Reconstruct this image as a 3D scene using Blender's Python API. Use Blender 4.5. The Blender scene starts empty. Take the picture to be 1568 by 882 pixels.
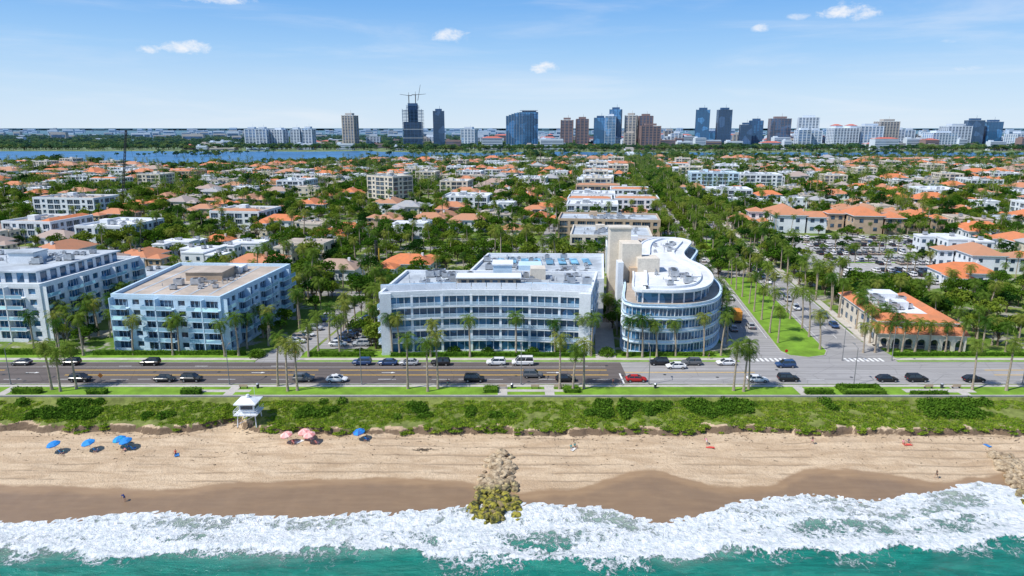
import bpy, math, random, bmesh
from mathutils import Vector, noise, Matrix
R=random.Random(7)
SC=bpy.context.scene
ROOT=SC.collection
# ------------------------------------------------------------ materials
def nn(nt,t,**k):
    n=nt.nodes.new(t)
    for a,b in k.items(): setattr(n,a,b)
    return n
def mixc(nt,fac,a,b,bt='MIX'):
    m=nn(nt,'ShaderNodeMix',data_type='RGBA',blend_type=bt)
    for s,v in ((0,fac),(6,a),(7,b)):
        if hasattr(v,'is_output'): nt.links.new(v,m.inputs[s])
        elif s==0: m.inputs[0].default_value=v
        else: m.inputs[s].default_value=(v[0],v[1],v[2],1)
    return m.outputs[2]
def math_(nt,op,a,b=None,c=None,clamp=False):
    m=nn(nt,'ShaderNodeMath',operation=op); m.use_clamp=clamp
    for i,v in enumerate((a,b,c)):
        if v is None: continue
        if hasattr(v,'is_output'): nt.links.new(v,m.inputs[i])
        else: m.inputs[i].default_value=v
    return m.outputs[0]
def ramp(nt,val,a,b,lo=0.,hi=1.):
    m=nn(nt,'ShaderNodeMapRange',interpolation_type='SMOOTHSTEP')
    nt.links.new(val,m.inputs[0])
    m.inputs[1].default_value=a;m.inputs[2].default_value=b;m.inputs[3].default_value=lo;m.inputs[4].default_value=hi
    return m.outputs[0]
def noi(nt,pos,scale,detail=4,rough=.6,dist=0):
    n=nn(nt,'ShaderNodeTexNoise'); n.inputs['Scale'].default_value=scale; n.inputs['Detail'].default_value=detail
    n.inputs['Roughness'].default_value=rough; n.inputs['Distortion'].default_value=dist
    nt.links.new(pos,n.inputs['Vector']); return n.outputs['Fac']
def smap(nt,pos,sx,sy,sz):
    m=nn(nt,'ShaderNodeVectorMath',operation='MULTIPLY'); nt.links.new(pos,m.inputs[0]); m.inputs[1].default_value=(sx,sy,sz); return m.outputs[0]
def start(name):
    m=bpy.data.materials.new(name); m.use_nodes=True; nt=m.node_tree
    b=nt.nodes['Principled BSDF']; g=nn(nt,'ShaderNodeNewGeometry')
    return m,nt,b,g.outputs['Position']
def haze(nt,col,pos,amt=.5):  # aerial haze painted into the base colour, stronger with world Y
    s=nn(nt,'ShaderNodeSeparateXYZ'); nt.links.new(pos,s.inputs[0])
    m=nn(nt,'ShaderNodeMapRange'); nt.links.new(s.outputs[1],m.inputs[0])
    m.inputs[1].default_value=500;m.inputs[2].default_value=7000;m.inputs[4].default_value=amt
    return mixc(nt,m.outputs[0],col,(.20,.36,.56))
def M(name,c,rough=.75,var=.15,scale=.6,spec=.3,metal=0,fine=0,rnd=0,hz=False,bump=0):
    m,nt,b,pos=start(name)
    n=noi(nt,pos,scale,5)
    n2=ramp(nt,n,.3,.7)
    lo=[x*(1-var) for x in c]; hi=[min(1,x*(1+var)) for x in c]
    col=mixc(nt,n2,lo,hi)
    if fine:
        f=noi(nt,pos,fine,3); col=mixc(nt,ramp(nt,f,.3,.7,0,.5),col,[x*.7 for x in c])
    if hz: col=haze(nt,col,pos)
    nt.links.new(col,b.inputs['Base Color']); b.inputs['Roughness'].default_value=rough
    b.inputs['Specular IOR Level'].default_value=spec; b.inputs['Metallic'].default_value=metal
    if bump:
        bp=nn(nt,'ShaderNodeBump'); bp.inputs['Strength'].default_value=bump; bp.inputs['Distance'].default_value=.1
        nt.links.new(noi(nt,pos,fine or scale*4,4),bp.inputs['Height']); nt.links.new(bp.outputs[0],b.inputs['Normal'])
    return m
def leafmat(name,a,b_,c,trans=.3,hz=True,alt=None):
    m,nt,b,pos=start(name)
    o=nn(nt,'ShaderNodeObjectInfo')
    col=mixc(nt,o.outputs['Random'],a,b_)
    if alt:
        fr=math_(nt,'FRACT',math_(nt,'MULTIPLY',o.outputs['Random'],7.31))
        col=mixc(nt,ramp(nt,fr,.72,.8),col,alt[0]); col=mixc(nt,ramp(nt,fr,.2,.12),col,alt[1])
    n=noi(nt,pos,.9,2); col=mixc(nt,ramp(nt,n,.4,.75,0,.75),col,c)
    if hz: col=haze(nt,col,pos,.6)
    nt.nodes.remove(b); d=nn(nt,'ShaderNodeBsdfDiffuse'); nt.links.new(col,d.inputs[0])
    t=nn(nt,'ShaderNodeBsdfTranslucent'); nt.links.new(col,t.inputs[0])
    mx=nn(nt,'ShaderNodeMixShader'); mx.inputs[0].default_value=trans
    nt.links.new(d.outputs[0],mx.inputs[1]); nt.links.new(t.outputs[0],mx.inputs[2])
    nt.links.new(mx.outputs[0],nt.nodes['Material Output'].inputs[0]); return m
def rooftile(name,c,hz=True):
    m,nt,b,pos=start(name)
    tc=nn(nt,'ShaderNodeTexCoord')
    w=nn(nt,'ShaderNodeTexWave'); w.inputs['Scale'].default_value=1.6; w.inputs['Distortion'].default_value=.6
    nt.links.new(tc.outputs['Object'],w.inputs['Vector'])
    col=mixc(nt,ramp(nt,w.outputs['Fac'],0,1,0,.6),c,[x*.65 for x in c])
    col=mixc(nt,ramp(nt,noi(nt,pos,.5,5),.4,.75,0,.7),col,[c[0]*.55,c[1]*.7,c[2]*.9])
    o=nn(nt,'ShaderNodeObjectInfo'); col=mixc(nt,ramp(nt,o.outputs['Random'],.2,1,0,.75),col,(.40,.24,.15))
    if hz: col=haze(nt,col,pos)
    nt.links.new(col,b.inputs['Base Color']); b.inputs['Roughness'].default_value=.8; return m
def glassmat(name,c,rough=.12,cell=.5,hz=False):
    m,nt,b,pos=start(name)
    v=nn(nt,'ShaderNodeTexVoronoi'); v.inputs['Scale'].default_value=cell; nt.links.new(pos,v.inputs['Vector'])
    s=nn(nt,'ShaderNodeSeparateColor'); nt.links.new(v.outputs['Color'],s.inputs[0])
    col=mixc(nt,ramp(nt,s.outputs[0],.55,.95),c,[min(1,x*2.4+.03) for x in c])
    if hz: col=haze(nt,col,pos)
    nt.links.new(col,b.inputs['Base Color']); b.inputs['Roughness'].default_value=rough; b.inputs['Specular IOR Level'].default_value=.7
    return m
WHITE=M('white_stucco',(.76,.80,.83),.7,.07,.35,fine=3)
WHITEB=M('pale_blue_paint',(.56,.73,.86),.6,.07,.35,fine=3)
CREAM=M('cream_stucco',(.68,.62,.52),.8,.1,.3,fine=2)
TAN=M('tan_stucco',(.5,.38,.27),.8,.12,.3,fine=2)
CONC=M('concrete',(.42,.40,.37),.85,.15,.4,fine=4)
SIDEW=M('sidewalk_concrete',(.5,.47,.42),.85,.12,.5,fine=3)
ROOFTAN=M('gravel_roof_tan',(.46,.39,.32),.9,.25,.12,fine=1.2)
ROOFGREY=M('roof_membrane_grey',(.44,.49,.53),.8,.28,.12,fine=1)
ROOFWHITE=M('roof_membrane_white',(.72,.74,.75),.7,.15,.12,fine=1)
METAL=M('galvanised_metal',(.5,.52,.54),.4,.15,1,metal=.6)
DARKM=M('dark_metal',(.04,.045,.05),.5)
GLASS=glassmat('window_glass',(.025,.05,.08))
GLASSB=glassmat('window_glass_blue',(.02,.08,.15))
RAIL=glassmat('railing_glass',(.25,.45,.58),.1)
BLACK=M('black_rubber',(.02,.02,.02),.8)
TILE=rooftile('terracotta_tiles',(.70,.22,.08))
TILEG=rooftile('grey_tiles',(.42,.41,.4))
TRUNK=M('palm_bark',(.34,.28,.21),.9,.25,3,hz=False)
BARK=M('tree_bark',(.13,.10,.07),.9,.25,3)
PALM=leafmat('palm_fronds',(.12,.21,.03),(.20,.27,.045),(.06,.12,.02),.35,alt=((.27,.30,.06),(.05,.12,.02)))
LEAF=leafmat('broadleaf_foliage',(.045,.13,.012),(.13,.22,.022),(.025,.075,.01),alt=((.21,.28,.035),(.018,.06,.012)))
HEDGE=leafmat('hedge_foliage',(.08,.18,.018),(.13,.24,.025),(.04,.10,.014))
DUNEL=leafmat('dune_foliage',(.21,.36,.03),(.36,.44,.055),(.10,.21,.02),.4)
GRASS=M('lawn_grass',(.17,.31,.025),.9,.3,.25,fine=5,bump=.3)
def asphalt(name,c):
    m,nt,b,pos=start(name)
    st=noi(nt,smap(nt,pos,.03,1.2,1),1,4)
    col=mixc(nt,ramp(nt,st,.35,.7),[x*.8 for x in c],[x*1.2 for x in c])
    col=mixc(nt,ramp(nt,noi(nt,pos,9,3),.4,.7,0,.35),col,[x*.6 for x in c])
    p=noi(nt,pos,.12,3); col=mixc(nt,ramp(nt,p,.55,.62,0,.3),col,[x*.7 for x in c])
    v=nn(nt,'ShaderNodeTexVoronoi',feature='DISTANCE_TO_EDGE'); v.inputs['Scale'].default_value=.11; 
    nt.links.new(pos,v.inputs['Vector'])
    col=mixc(nt,ramp(nt,v.outputs[0],0,.012,.5,0),col,[x*.4 for x in c])
    nt.links.new(col,b.inputs['Base Color']); b.inputs['Roughness'].default_value=.9; return m
ASPH=asphalt('asphalt_dark',(.125,.105,.095)); ASPL=asphalt('asphalt_light',(.33,.32,.31))
YEL=M('yellow_road_paint',(.75,.45,.05),.7,.15,2); WPAINT=M('white_road_paint',(.75,.75,.72),.7,.15,2)
# ------------------------------------------------------------ mesh builder
class MB:
    def __init__(s): s.v=[];s.f=[];s.m=[];s.mats=[]
    def mi(s,mat):
        if mat not in s.mats: s.mats.append(mat)
        return s.mats.index(mat)
    def face(s,pts,mat):
        n=len(s.v); s.v.extend([tuple(p) for p in pts]); s.f.append(tuple(range(n,n+len(pts)))); s.m.append(s.mi(mat))
    def hexa(s,b,t,mat):
        n=len(s.v); s.v.extend([tuple(p) for p in b]+[tuple(p) for p in t]); k=len(b); i=s.mi(mat)
        s.f.append(tuple(range(n+k-1,n-1,-1))); s.f.append(tuple(range(n+k,n+2*k))); s.m+= [i,i]
        for j in range(k):
            q=(j+1)%k; s.f.append((n+j,n+q,n+k+q,n+k+j)); s.m.append(i)
    def box(s,x0,x1,y0,y1,z0,z1,mat):
        s.hexa([(x0,y0,z0),(x1,y0,z0),(x1,y1,z0),(x0,y1,z0)],[(x0,y0,z1),(x1,y0,z1),(x1,y1,z1),(x0,y1,z1)],mat)
    def obox(s,o,d,n,s0,s1,d0,d1,z0,z1,mat):
        P=lambda a,b,z:(o[0]+d[0]*a+n[0]*b,o[1]+d[1]*a+n[1]*b,z)
        c=[(s0,d1),(s1,d1),(s1,d0),(s0,d0)]
        s.hexa([P(a,b,z0) for a,b in c],[P(a,b,z1) for a,b in c],mat)
    def prism(s,poly,z0,z1,mat):
        s.hexa([(x,y,z0) for x,y in poly],[(x,y,z1) for x,y in poly],mat)
    def ring(s,po,pi,z0,z1,mat):
        k=len(po)
        for j in range(k):
            q=(j+1)%k
            a,b,c,d=po[j],po[q],pi[q],pi[j]
            for F in ([(a,z0),(b,z0),(b,z1),(a,z1)],[(c,z0),(d,z0),(d,z1),(c,z1)],[(a,z1),(b,z1),(c,z1),(d,z1)],[(b,z0),(a,z0),(d,z0),(c,z0)]):
                s.face([(p[0],p[1],z) for p,z in F],mat)
    def cone(s,a,b,r0,r1,mat,n=8):
        a=Vector(a);b=Vector(b);ax=(b-a).normalized(); u=ax.orthogonal().normalized(); w=ax.cross(u)
        B=[];T=[]
        for i in range(n):
            t=2*math.pi*i/n; dd=u*math.cos(t)+w*math.sin(t); B.append(a+dd*r0); T.append(b+dd*r1)
        s.hexa(B,T,mat)
    def mesh(s,name):
        me=bpy.data.meshes.new(name); me.from_pydata(s.v,[],s.f)
        for m in s.mats: me.materials.append(m)
        me.polygons.foreach_set('material_index',s.m); me.update(); return me
    def obj(s,name,loc=(0,0,0),rz=0,sc=1,smooth=False):
        me=s.mesh(name)
        if smooth: me.polygons.foreach_set('use_smooth',[True]*len(me.polygons))
        return place(me,name,loc,rz,sc)
def place(me,name,loc,rz=0,sc=1,link=True):
    o=bpy.data.objects.new(name,me); o.location=loc; o.rotation_euler=(0,0,rz)
    o.scale=(sc,sc,sc) if not isinstance(sc,tuple) else sc
    if link: ROOT.objects.link(o)
    return o
def offset(poly,d):
    k=len(poly);out=[]
    for i in range(k):
        p0=Vector(poly[i-1]);p=Vector(poly[i]);p1=Vector(poly[(i+1)%k])
        e0=(p-p0).normalized();e1=(p1-p).normalized()
        n0=Vector((e0.y,-e0.x));n1=Vector((e1.y,-e1.x)); n=(n0+n1)
        n.normalize(); c=max(.5,n.dot(n1)); out.append(tuple(p+n*(d/c)))
    return out
def spline(pts,seg=5,closed=True):
    k=len(pts);out=[]
    for i in range(k):
        p=[Vector(pts[(i+j-1)%k]) for j in range(4)]
        for s_ in range(seg):
            t=s_/seg
            out.append(tuple(.5*((2*p[1])+(p[2]-p[0])*t+(2*p[0]-5*p[1]+4*p[2]-p[3])*t*t+(3*p[1]-p[0]-3*p[2]+p[3])*t**3)))
    return out
def interp(pts,x):
    if x<=pts[0][0]: return pts[0][1]
    for a,b in zip(pts,pts[1:]):
        if x<=b[0]:
            t=(x-a[0])/(b[0]-a[0]); t=t*t*(3-2*t); return a[1]+(b[1]-a[1])*t
    return pts[-1][1]
# ------------------------------------------------------------ terrain
SH=[(-140,97),(-81,97),(-57,100),(-46,99),(-35,98.6),(-20,100.3),(1.7,102.9),(12.5,102),(23.5,97.3),(28,98.6),(40,103.7),(50,106),(60,103.7),(70,106),(82,109.6),(88,108),(140,107)]
WETP=[(-140,107),(-89,107),(-61,106.3),(-44,108.5),(-21,109.6),(-10,108.9),(2,106),(8,106.4),(25,111.9),(36,107),(44,108),(54,113),(64.5,111.9),(76,109),(82,111),(95,113),(140,112)]
OUT=[(-140,90),(-81,91.0),(-57,87.8),(-40,90.2),(-25,90.0),(-10,88.2),(8,87.2),(20,88.0),(25,88.0),(33,90.0),(55,89.0),(65,91.0),(88,93.6),(140,95)]
def shore(x): return interp(SH,x)+.7*noise.noise(Vector((x*.22,3,0)))+.35*noise.noise(Vector((x*.8,3,0)))
def foot(x): return 124.3+2.0*noise.noise(Vector((x*.055,0,7)))+1.3*noise.noise(Vector((x*.25,0,7)))+.6*noise.noise(Vector((x*.9,0,7)))+5.0*math.exp(-((x+57)/4.5)**2)+3*math.exp(-((x+98)/7)**2)+1.6*math.exp(-((x+78)/5)**2)
def gz(x,y):
    if y>=133.9: return 0
    s=shore(x) if abs(x)<150 else 100; f=foot(x) if abs(x)<150 else 125
    if y<s: return max(-12,-6-(s-y)*.09)
    if y<f:
        t=(y-s)/(f-s); n=noise.noise(Vector((x*.13,y*.3,0)))*.26*min(1,t*2)+noise.noise(Vector((x*.6,y*.8,0)))*.10*min(1,t*2)
        return -6+2.2*t+n
    a=-3.8; sc=1.1+.9*noise.noise(Vector((x*.06,0,21))); b=a+max(.35,sc)+.35*noise.noise(Vector((x*.3,y*.3,4)))
    if y<f+.5: return a+(b-a)*(y-f)/.5
    t=min(1,(y-f-.5)/max(.5,(133.9-f-.5))); return b+( -.65-b)*t+.3*noise.noise(Vector((x*.2,y*.3,9)))
def arange(a,b,s):
    n=int(round((b-a)/s)); return [a+i*s for i in range(n+1)]
def sandmat():
    m,nt,b,pos=start('beach_sand')
    at=nn(nt,'ShaderNodeAttribute'); at.attribute_name='wet'
    sc=nn(nt,'ShaderNodeAttribute'); sc.attribute_name='scarp'
    n=noi(nt,smap(nt,pos,.12,.5,1),1,5,.65,.6)
    col=mixc(nt,ramp(nt,n,.3,.7),(.47,.335,.205),(.66,.51,.34))
    col=mixc(nt,ramp(nt,noi(nt,pos,2.2,5,.75),.45,.75,0,.65),col,(.36,.25,.16))
    w=nn(nt,'ShaderNodeTexWave',bands_direction='Y'); w.inputs['Scale'].default_value=.12; w.inputs['Distortion'].default_value=7; w.inputs['Detail'].default_value=2; w.inputs['Detail Scale'].default_value=.35
    nt.links.new(smap(nt,pos,.25,1,1),w.inputs['Vector'])
    tr=math_(nt,'MULTIPLY',ramp(nt,w.outputs['Fac'],.88,.99),ramp(nt,noi(nt,pos,.08,2),.42,.58))
    col=mixc(nt,math_(nt,'MULTIPLY',tr,.6),col,(.30,.21,.13))
    deb=ramp(nt,noi(nt,pos,5,2,.5),.70,.76,0,.7); col=mixc(nt,deb,col,(.13,.09,.06))
    wetn=math_(nt,'ADD',at.outputs['Fac'],math_(nt,'MULTIPLY',math_(nt,'SUBTRACT',noi(nt,pos,.35,4),.5),.35))
    wf=ramp(nt,wetn,.42,.60)
    wcol=mixc(nt,noi(nt,smap(nt,pos,.15,.8,1),1.2,5),(.23,.14,.07),(.40,.27,.15))
    wcol=mixc(nt,ramp(nt,wetn,.75,1.05,0,.5),wcol,(.16,.11,.07))
    col=mixc(nt,wf,col,wcol)
    scn=math_(nt,'ADD',sc.outputs['Fac'],math_(nt,'MULTIPLY',math_(nt,'SUBTRACT',noi(nt,pos,1.3,4),.5),.7))
    col=mixc(nt,ramp(nt,scn,.4,.7,0,.85),col,(.10,.062,.035))  # overhang shading painted in: colour darkened along the scarp foot
    nt.links.new(col,b.inputs['Base Color'])
    nt.links.new(ramp(nt,wf,0,1,.9,.33),b.inputs['Roughness'])
    bp=nn(nt,'ShaderNodeBump'); bp.inputs['Distance'].default_value=.35
    nt.links.new(ramp(nt,wf,0,1,.8,.05),bp.inputs['Strength'])
    h=math_(nt,'ADD',noi(nt,pos,1.6,6,.7),math_(nt,'MULTIPLY',noi(nt,pos,5,3),.5)); h=math_(nt,'SUBTRACT',h,math_(nt,'MULTIPLY',tr,.5))
    nt.links.new(h,bp.inputs['Height']); nt.links.new(bp.outputs[0],b.inputs['Normal']); return m
def inlandmat():
    m,nt,b,pos=start('inland_ground')
    c=mixc(nt,ramp(nt,noi(nt,pos,.05,4),.42,.6),(.10,.18,.025),(.22,.27,.07))
    c=mixc(nt,ramp(nt,noi(nt,pos,.11,3),.54,.60,0,.85),c,(.38,.35,.31))
    c=mixc(nt,ramp(nt,noi(nt,pos,1.5,4),.4,.7,0,.5),c,(.05,.08,.02))
    far=nn(nt,'ShaderNodeSeparateXYZ'); nt.links.new(pos,far.inputs[0])
    fc=mixc(nt,ramp(nt,noi(nt,smap(nt,pos,.0025,.0008,1),1,6,.7),.42,.62),(.02,.06,.03),(.05,.11,.075))
    fc=mixc(nt,ramp(nt,noi(nt,smap(nt,pos,.012,.004,1),1,3,.7),.64,.70,0,.6),fc,(.38,.4,.42))
    c=mixc(nt,ramp(nt,far.outputs[1],1600,2600),c,fc)
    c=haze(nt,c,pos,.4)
    nt.links.new(c,b.inputs['Base Color']); b.inputs['Roughness'].default_value=.95; b.inputs['Specular IOR Level'].default_value=.1; return m
SAND=sandmat(); INLAND=inlandmat(); DUNE=M('dune_soil',(.17,.20,.05),.95,.4,.6,fine=3)
xs=[-40000,-12000,-4000,-1500,-600,-300,-200]+arange(-150,150,.6)+[200,300,600,1500,4000,12000,40000]
ys=[-3000,-500,0,40,70]+arange(84,118,1.)+arange(118.4,133.6,.4)+[133.9,140,160,200,300,500,900,1500,2500,5000,12000,45000]
V=[(x,y,gz(x,y)) for y in ys for x in xs]; nx=len(xs); F=[];mi=[];wet=[];scp=[]
wx=[interp(WETP,x) for x in xs]; fx=[foot(x) if abs(x)<150 else 125 for x in xs]
hx_=[max(.35,1.1+.9*noise.noise(Vector((x*.06,0,21)))) if abs(x)<150 else 1 for x in xs]
for y in ys:
    for i,x in enumerate(xs):
        w=wx[i]+.6*noise.noise(Vector((x*.15,y*.1,2))); wet.append(max(0,min(1,.5+(w-y)*.18)))
        q=y-fx[i]; scp.append(max(0,min(1,1.15-abs(q-.15)/.75))*min(1,hx_[i]/1.1))
for j in range(len(ys)-1):
    for i in range(nx-1):
        a=j*nx+i; F.append((a,a+1,a+nx+1,a+nx)); yc=(ys[j]+ys[j+1])/2
        dn=1.2*noise.noise(Vector((xs[i]*.3,yc*.5,1))) if abs(xs[i])<150 else 0
        mi.append(0 if yc<fx[i]+.9+dn else (1 if yc<133.9 else 2))
me=bpy.data.meshes.new('ground'); me.from_pydata(V,[],F)
for m in (SAND,DUNE,INLAND): me.materials.append(m)
me.polygons.foreach_set('material_index',mi); me.polygons.foreach_set('use_smooth',[True]*len(F))
a=me.attributes.new('wet','FLOAT','POINT'); a.data.foreach_set('value',wet)
a=me.attributes.new('scarp','FLOAT','POINT'); a.data.foreach_set('value',scp)
place(me,'ground',(0,0,0))
# ------------------------------------------------------------ sea
def seamat():
    m,nt,b,pos=start('sea_water')
    at=nn(nt,'ShaderNodeAttribute'); at.attribute_name='foam'
    sh=nn(nt,'ShaderNodeAttribute'); sh.attribute_name='shallow'
    n=noi(nt,smap(nt,pos,.1,.45,1),1,6,.65,1.2)
    col=mixc(nt,ramp(nt,n,.3,.7),(.002,.12,.09),(.012,.24,.175))
    col=mixc(nt,ramp(nt,noi(nt,smap(nt,pos,.5,1.2,1),1,5,.7,.8),.55,.75,0,.5),col,(.03,.34,.26))
    col=mixc(nt,sh.outputs['Fac'],col,(.40,.46,.38))
    wv=nn(nt,'ShaderNodeTexNoise'); wv.inputs['Scale'].default_value=.45; wv.inputs['Detail'].default_value=5; nt.links.new(pos,wv.inputs['Vector'])
    va=nn(nt,'ShaderNodeVectorMath',operation='ADD'); nt.links.new(smap(nt,pos,1.1,1,1),va.inputs[0])
    w2=nn(nt,'ShaderNodeVectorMath',operation='SCALE'); nt.links.new(wv.outputs['Color'],w2.inputs[0]); w2.inputs['Scale'].default_value=5
    nt.links.new(w2.outputs[0],va.inputs[1])
    def lace(sc,wd):
        v=nn(nt,'ShaderNodeTexVoronoi',feature='DISTANCE_TO_EDGE'); v.inputs['Scale'].default_value=sc; nt.links.new(va.outputs[0],v.inputs['Vector'])
        return ramp(nt,v.outputs[0],0,wd,1,0)
    nz=noi(nt,smap(nt,pos,.5,.55,1),1,7,.72,.8)
    t=math_(nt,'ADD',at.outputs['Fac'],math_(nt,'MULTIPLY',math_(nt,'SUBTRACT',nz,.5),1.4))
    t=math_(nt,'ADD',t,math_(nt,'MULTIPLY',lace(.5,.25),.24)); t=math_(nt,'ADD',t,math_(nt,'MULTIPLY',lace(1.5,.22),.2))
    mask=math_(nt,'MULTIPLY',ramp(nt,t,.58,.90),ramp(nt,at.outputs['Fac'],.02,.2))
    fcol=mixc(nt,ramp(nt,noi(nt,pos,1.1,6,.7),.3,.62),(.56,.64,.65),(.92,.94,.94))
    col=mixc(nt,mask,col,fcol); nt.links.new(col,b.inputs['Base Color'])
    nt.links.new(ramp(nt,mask,0,1,.14,.8),b.inputs['Roughness']); b.inputs['Specular IOR Level'].default_value=.35
    bp=nn(nt,'ShaderNodeBump'); bp.inputs['Strength'].default_value=.9; bp.inputs['Distance'].default_value=.5
    h=math_(nt,'ADD',noi(nt,smap(nt,pos,.5,1.3,1),1,7,.7),math_(nt,'MULTIPLY',math_(nt,'MULTIPLY',mask,noi(nt,pos,1.3,6,.7)),1.5))
    nt.links.new(h,bp.inputs['Height']); nt.links.new(bp.outputs[0],b.inputs['Normal']); return m
SEA=seamat()
xs=[-6000,-1000,-300]+arange(-150,150,.5)+[300,1000,6000]
ys=[-6000,-1000,-200,0,50]+arange(70,113,.5)+[118]
V=[];fo=[];shl=[]
sx=[shore(x) if abs(x)<=150 else 100 for x in xs]
ox=[interp(OUT,x)+1.8*noise.noise(Vector((x*.1,0,1)))+1.1*noise.noise(Vector((x*.35,0,1)))+.5*noise.noise(Vector((x*1.1,0,1))) if abs(x)<=150 else 90 for x in xs]
for y in ys:
    for i,x in enumerate(xs):
        near=abs(x)<=150 and y>=70
        if near:
            s=sx[i]; o=ox[i]; d=s-y
            n1=noise.noise(Vector((x*.09,y*.16,5))); n2=noise.noise(Vector((x*.3,y*.35,6)))
            if y>=o:
                f=.68+.42*n1+.24*n2+.36*math.exp(-((y-o-1.3)/1.5)**2)
                c2=o+(s-o)*(.5+.22*noise.noise(Vector((x*.05,1,0)))); f+=.3*math.exp(-((y-c2)/1.1)**2)
            else: f=max(0,.46-(o-y)*.10+.5*n1+.2*n2) if o-y<9 else max(0,.2*n1+.1*n2)
            if -.5<d<1.0: f=max(f,.82)
            z=-6+.08*noise.noise(Vector((x*.4,y*.6,0)))+.14*math.sin(y*.9+3*noise.noise(Vector((x*.05,y*.1,0))))*min(1,max(0,d)/6)
            z+=.75*math.exp(-((y-o-.6)/1.0)**2)*(.6+.9*noise.noise(Vector((x*.1,0,2))))+ .2*noise.noise(Vector((x*1.3,y*1.5,0)))*(f>.4)
            if d<.0: z=-6.02+.05*min(2,-d)
            fo.append(max(0,min(1,f))); shl.append(max(0,min(1,1-(d-2)/11))*.85)
        else: z=-6; fo.append(0); shl.append(0)
        V.append((x,y,z))
nx=len(xs)
F=[(j*nx+i,j*nx+i+1,j*nx+nx+i+1,j*nx+nx+i) for j in range(len(ys)-1) for i in range(nx-1)]
me=bpy.data.meshes.new('sea'); me.from_pydata(V,[],F); me.materials.append(SEA)
me.polygons.foreach_set('use_smooth',[True]*len(F))
for nme,l in (('foam',fo),('shallow',shl)):
    a=me.attributes.new(nme,'FLOAT','POINT'); a.data.foreach_set('value',l)
place(me,'sea',(0,0,0))
LAG=M('lagoon_water',(.04,.15,.31),.35,.2,.01,spec=.2)
def nearsh(x): return interp([(-4000,1040),(-1100,1060),(-700,1080),(-480,985),(-330,1050),(-180,1170),(0,1230),(300,1240),(800,1210),(4000,1170)],x)
b=MB(); P=[(x,nearsh(x)+14*noise.noise(Vector((x*.01,0,0))),.4) for x in list(range(-1500,1500,60))]
b.face([(-4000,1040,.4)]+P+[(4000,1150,.4),(4000,1640,.4)]+[(x,1560+90*noise.noise(Vector((x*.005,5,0)))+(70 if x<-300 else 0),.4) for x in range(1500,-1500,-40)]+[(-4000,1700,.4)],LAG); b.obj('lagoon_water')
# ------------------------------------------------------------ roads
SL=.133
def bx(t,y): return t+SL*(y-160)
def sheet(name,poly,z,mat):
    b=MB(); b.face([(x,y,z) for x,y in poly],mat); return b.obj(name)
b=MB()
b.face([(-600,141.5,.02),(26,141.5,.02),(26,155.5,.02),(-600,155.5,.02)],ASPH)
b.face([(26,141.5,.02),(600,141.5,.02),(600,155.5,.02),(26,155.5,.02)],ASPL)
b.obj('ocean_boulevard_road')
b=MB()
def line(x0,x1,y,w,mat,z=.028): b.face([(x0,y-w/2,z),(x1,y-w/2,z),(x1,y+w/2,z),(x0,y+w/2,z)],mat)
for x0,x1 in ((-400,-118),(-102,-45),(-40,22),(110,400)):
    for y in (150.1,150.4,146.9,147.2): line(x0,x1,y,.15,YEL)
for x in range(-390,26,9):
    if not -46<x<-38: line(x,x+3,153.0 if x%2 else 144.4,.14,WPAINT)
for x in range(-390,400,12): line(x,x+4,144.3,.13,WPAINT)
line(-400,22,152.4,.1,WPAINT); line(26,56,148.6,.14,YEL); line(26,56,148.9,.14,YEL)
for x in (-112,-60,-30,8):
    b.face([(x,148.5,.028),(x+2.2,148.5,.028),(x+2.2,148.7,.028),(x,148.7,.028)],WPAINT)
    b.face([(x+2.2,148.2,.028),(x+3.2,148.6,.028),(x+2.2,149.0,.028)],WPAINT)
for i in range(8): line(58+i*1.2,58.6+i*1.2,157.5,2.4,WPAINT)
for i in range(8): line(81+i*1.2,81.6+i*1.2,157.5,2.4,WPAINT)
for x in (-40.5,24.5): b.face([(x,141.8,.028),(x+.4,141.8,.028),(x+.4,148,.028),(x,148,.028)],WPAINT)
b.obj('road_markings')
# utility patches and manholes
b=MB()
for i in range(26):
    x=R.uniform(-125,110); y=R.uniform(142.2,154)
    b.cone((x,y,.0),(x,y,.034),.38,.38,DARKM,12)
b.obj('manhole_covers')
b=MB()
for x0,x1 in ((-600,-62),(-52,55),(93,600)):
    b.box(x0,x1,155.5,155.75,-.05,.13,CONC); b.box(x0,x1,157.0,158.7,-.05,.12,SIDEW)
b.box(-600,600,141.25,141.5,-.05,.13,CONC); b.box(-600,600,139.6,140.7,-.05,.12,SIDEW)
b.obj('sidewalk')
b=MB(); pts=lambda t0,t1,y0,y1,z:[(bx(t0,y0),y0,z),(bx(t1,y0),y0,z),(bx(t1,y1),y1,z),(bx(t0,y1),y1,z)]
b.face([(52,155.5,.016),(99,155.5,.016),(bx(90.5,172),172,.016),(bx(90.5,1180),1180,.016),(bx(56.5,1180),1180,.016),(bx(56.5,172),172,.016)],ASPL); b.obj('palm_boulevard_road')
b=MB()
for t in (61.5,85): 
    for y in range(175,700,9): b.face(pts(t-.07,t+.07,y,y+3,.024),WPAINT)
for t in (56.9,66.3,79.9,90.1): b.face(pts(t-.06,t+.06,175,900,.024),WPAINT)
b.obj('boulevard_markings')
b=MB(); g=MB()
segs=[(159,252),(262,340),(350,470),(480,640),(650,1100)]
for y0,y1 in segs:
    base=[(67,y0+5),(68.5,y0+1.6),(73,y0),(77.5,y0+1.6),(79,y0+5),(79,y1-3),(73,y1),(67,y1-3)]
    poly=[(bx(t,yy),yy) for t,yy in base]
    b.prism(poly,-.05,.13,CONC); g.prism(offset(poly,-.3),-.04,.16,GRASS)
for t0,t1 in ((53.5,56.2),(91,93.2)): b.hexa(pts(t0,t1,168,1150,-.05),pts(t0,t1,168,1150,.12),SIDEW)
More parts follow.
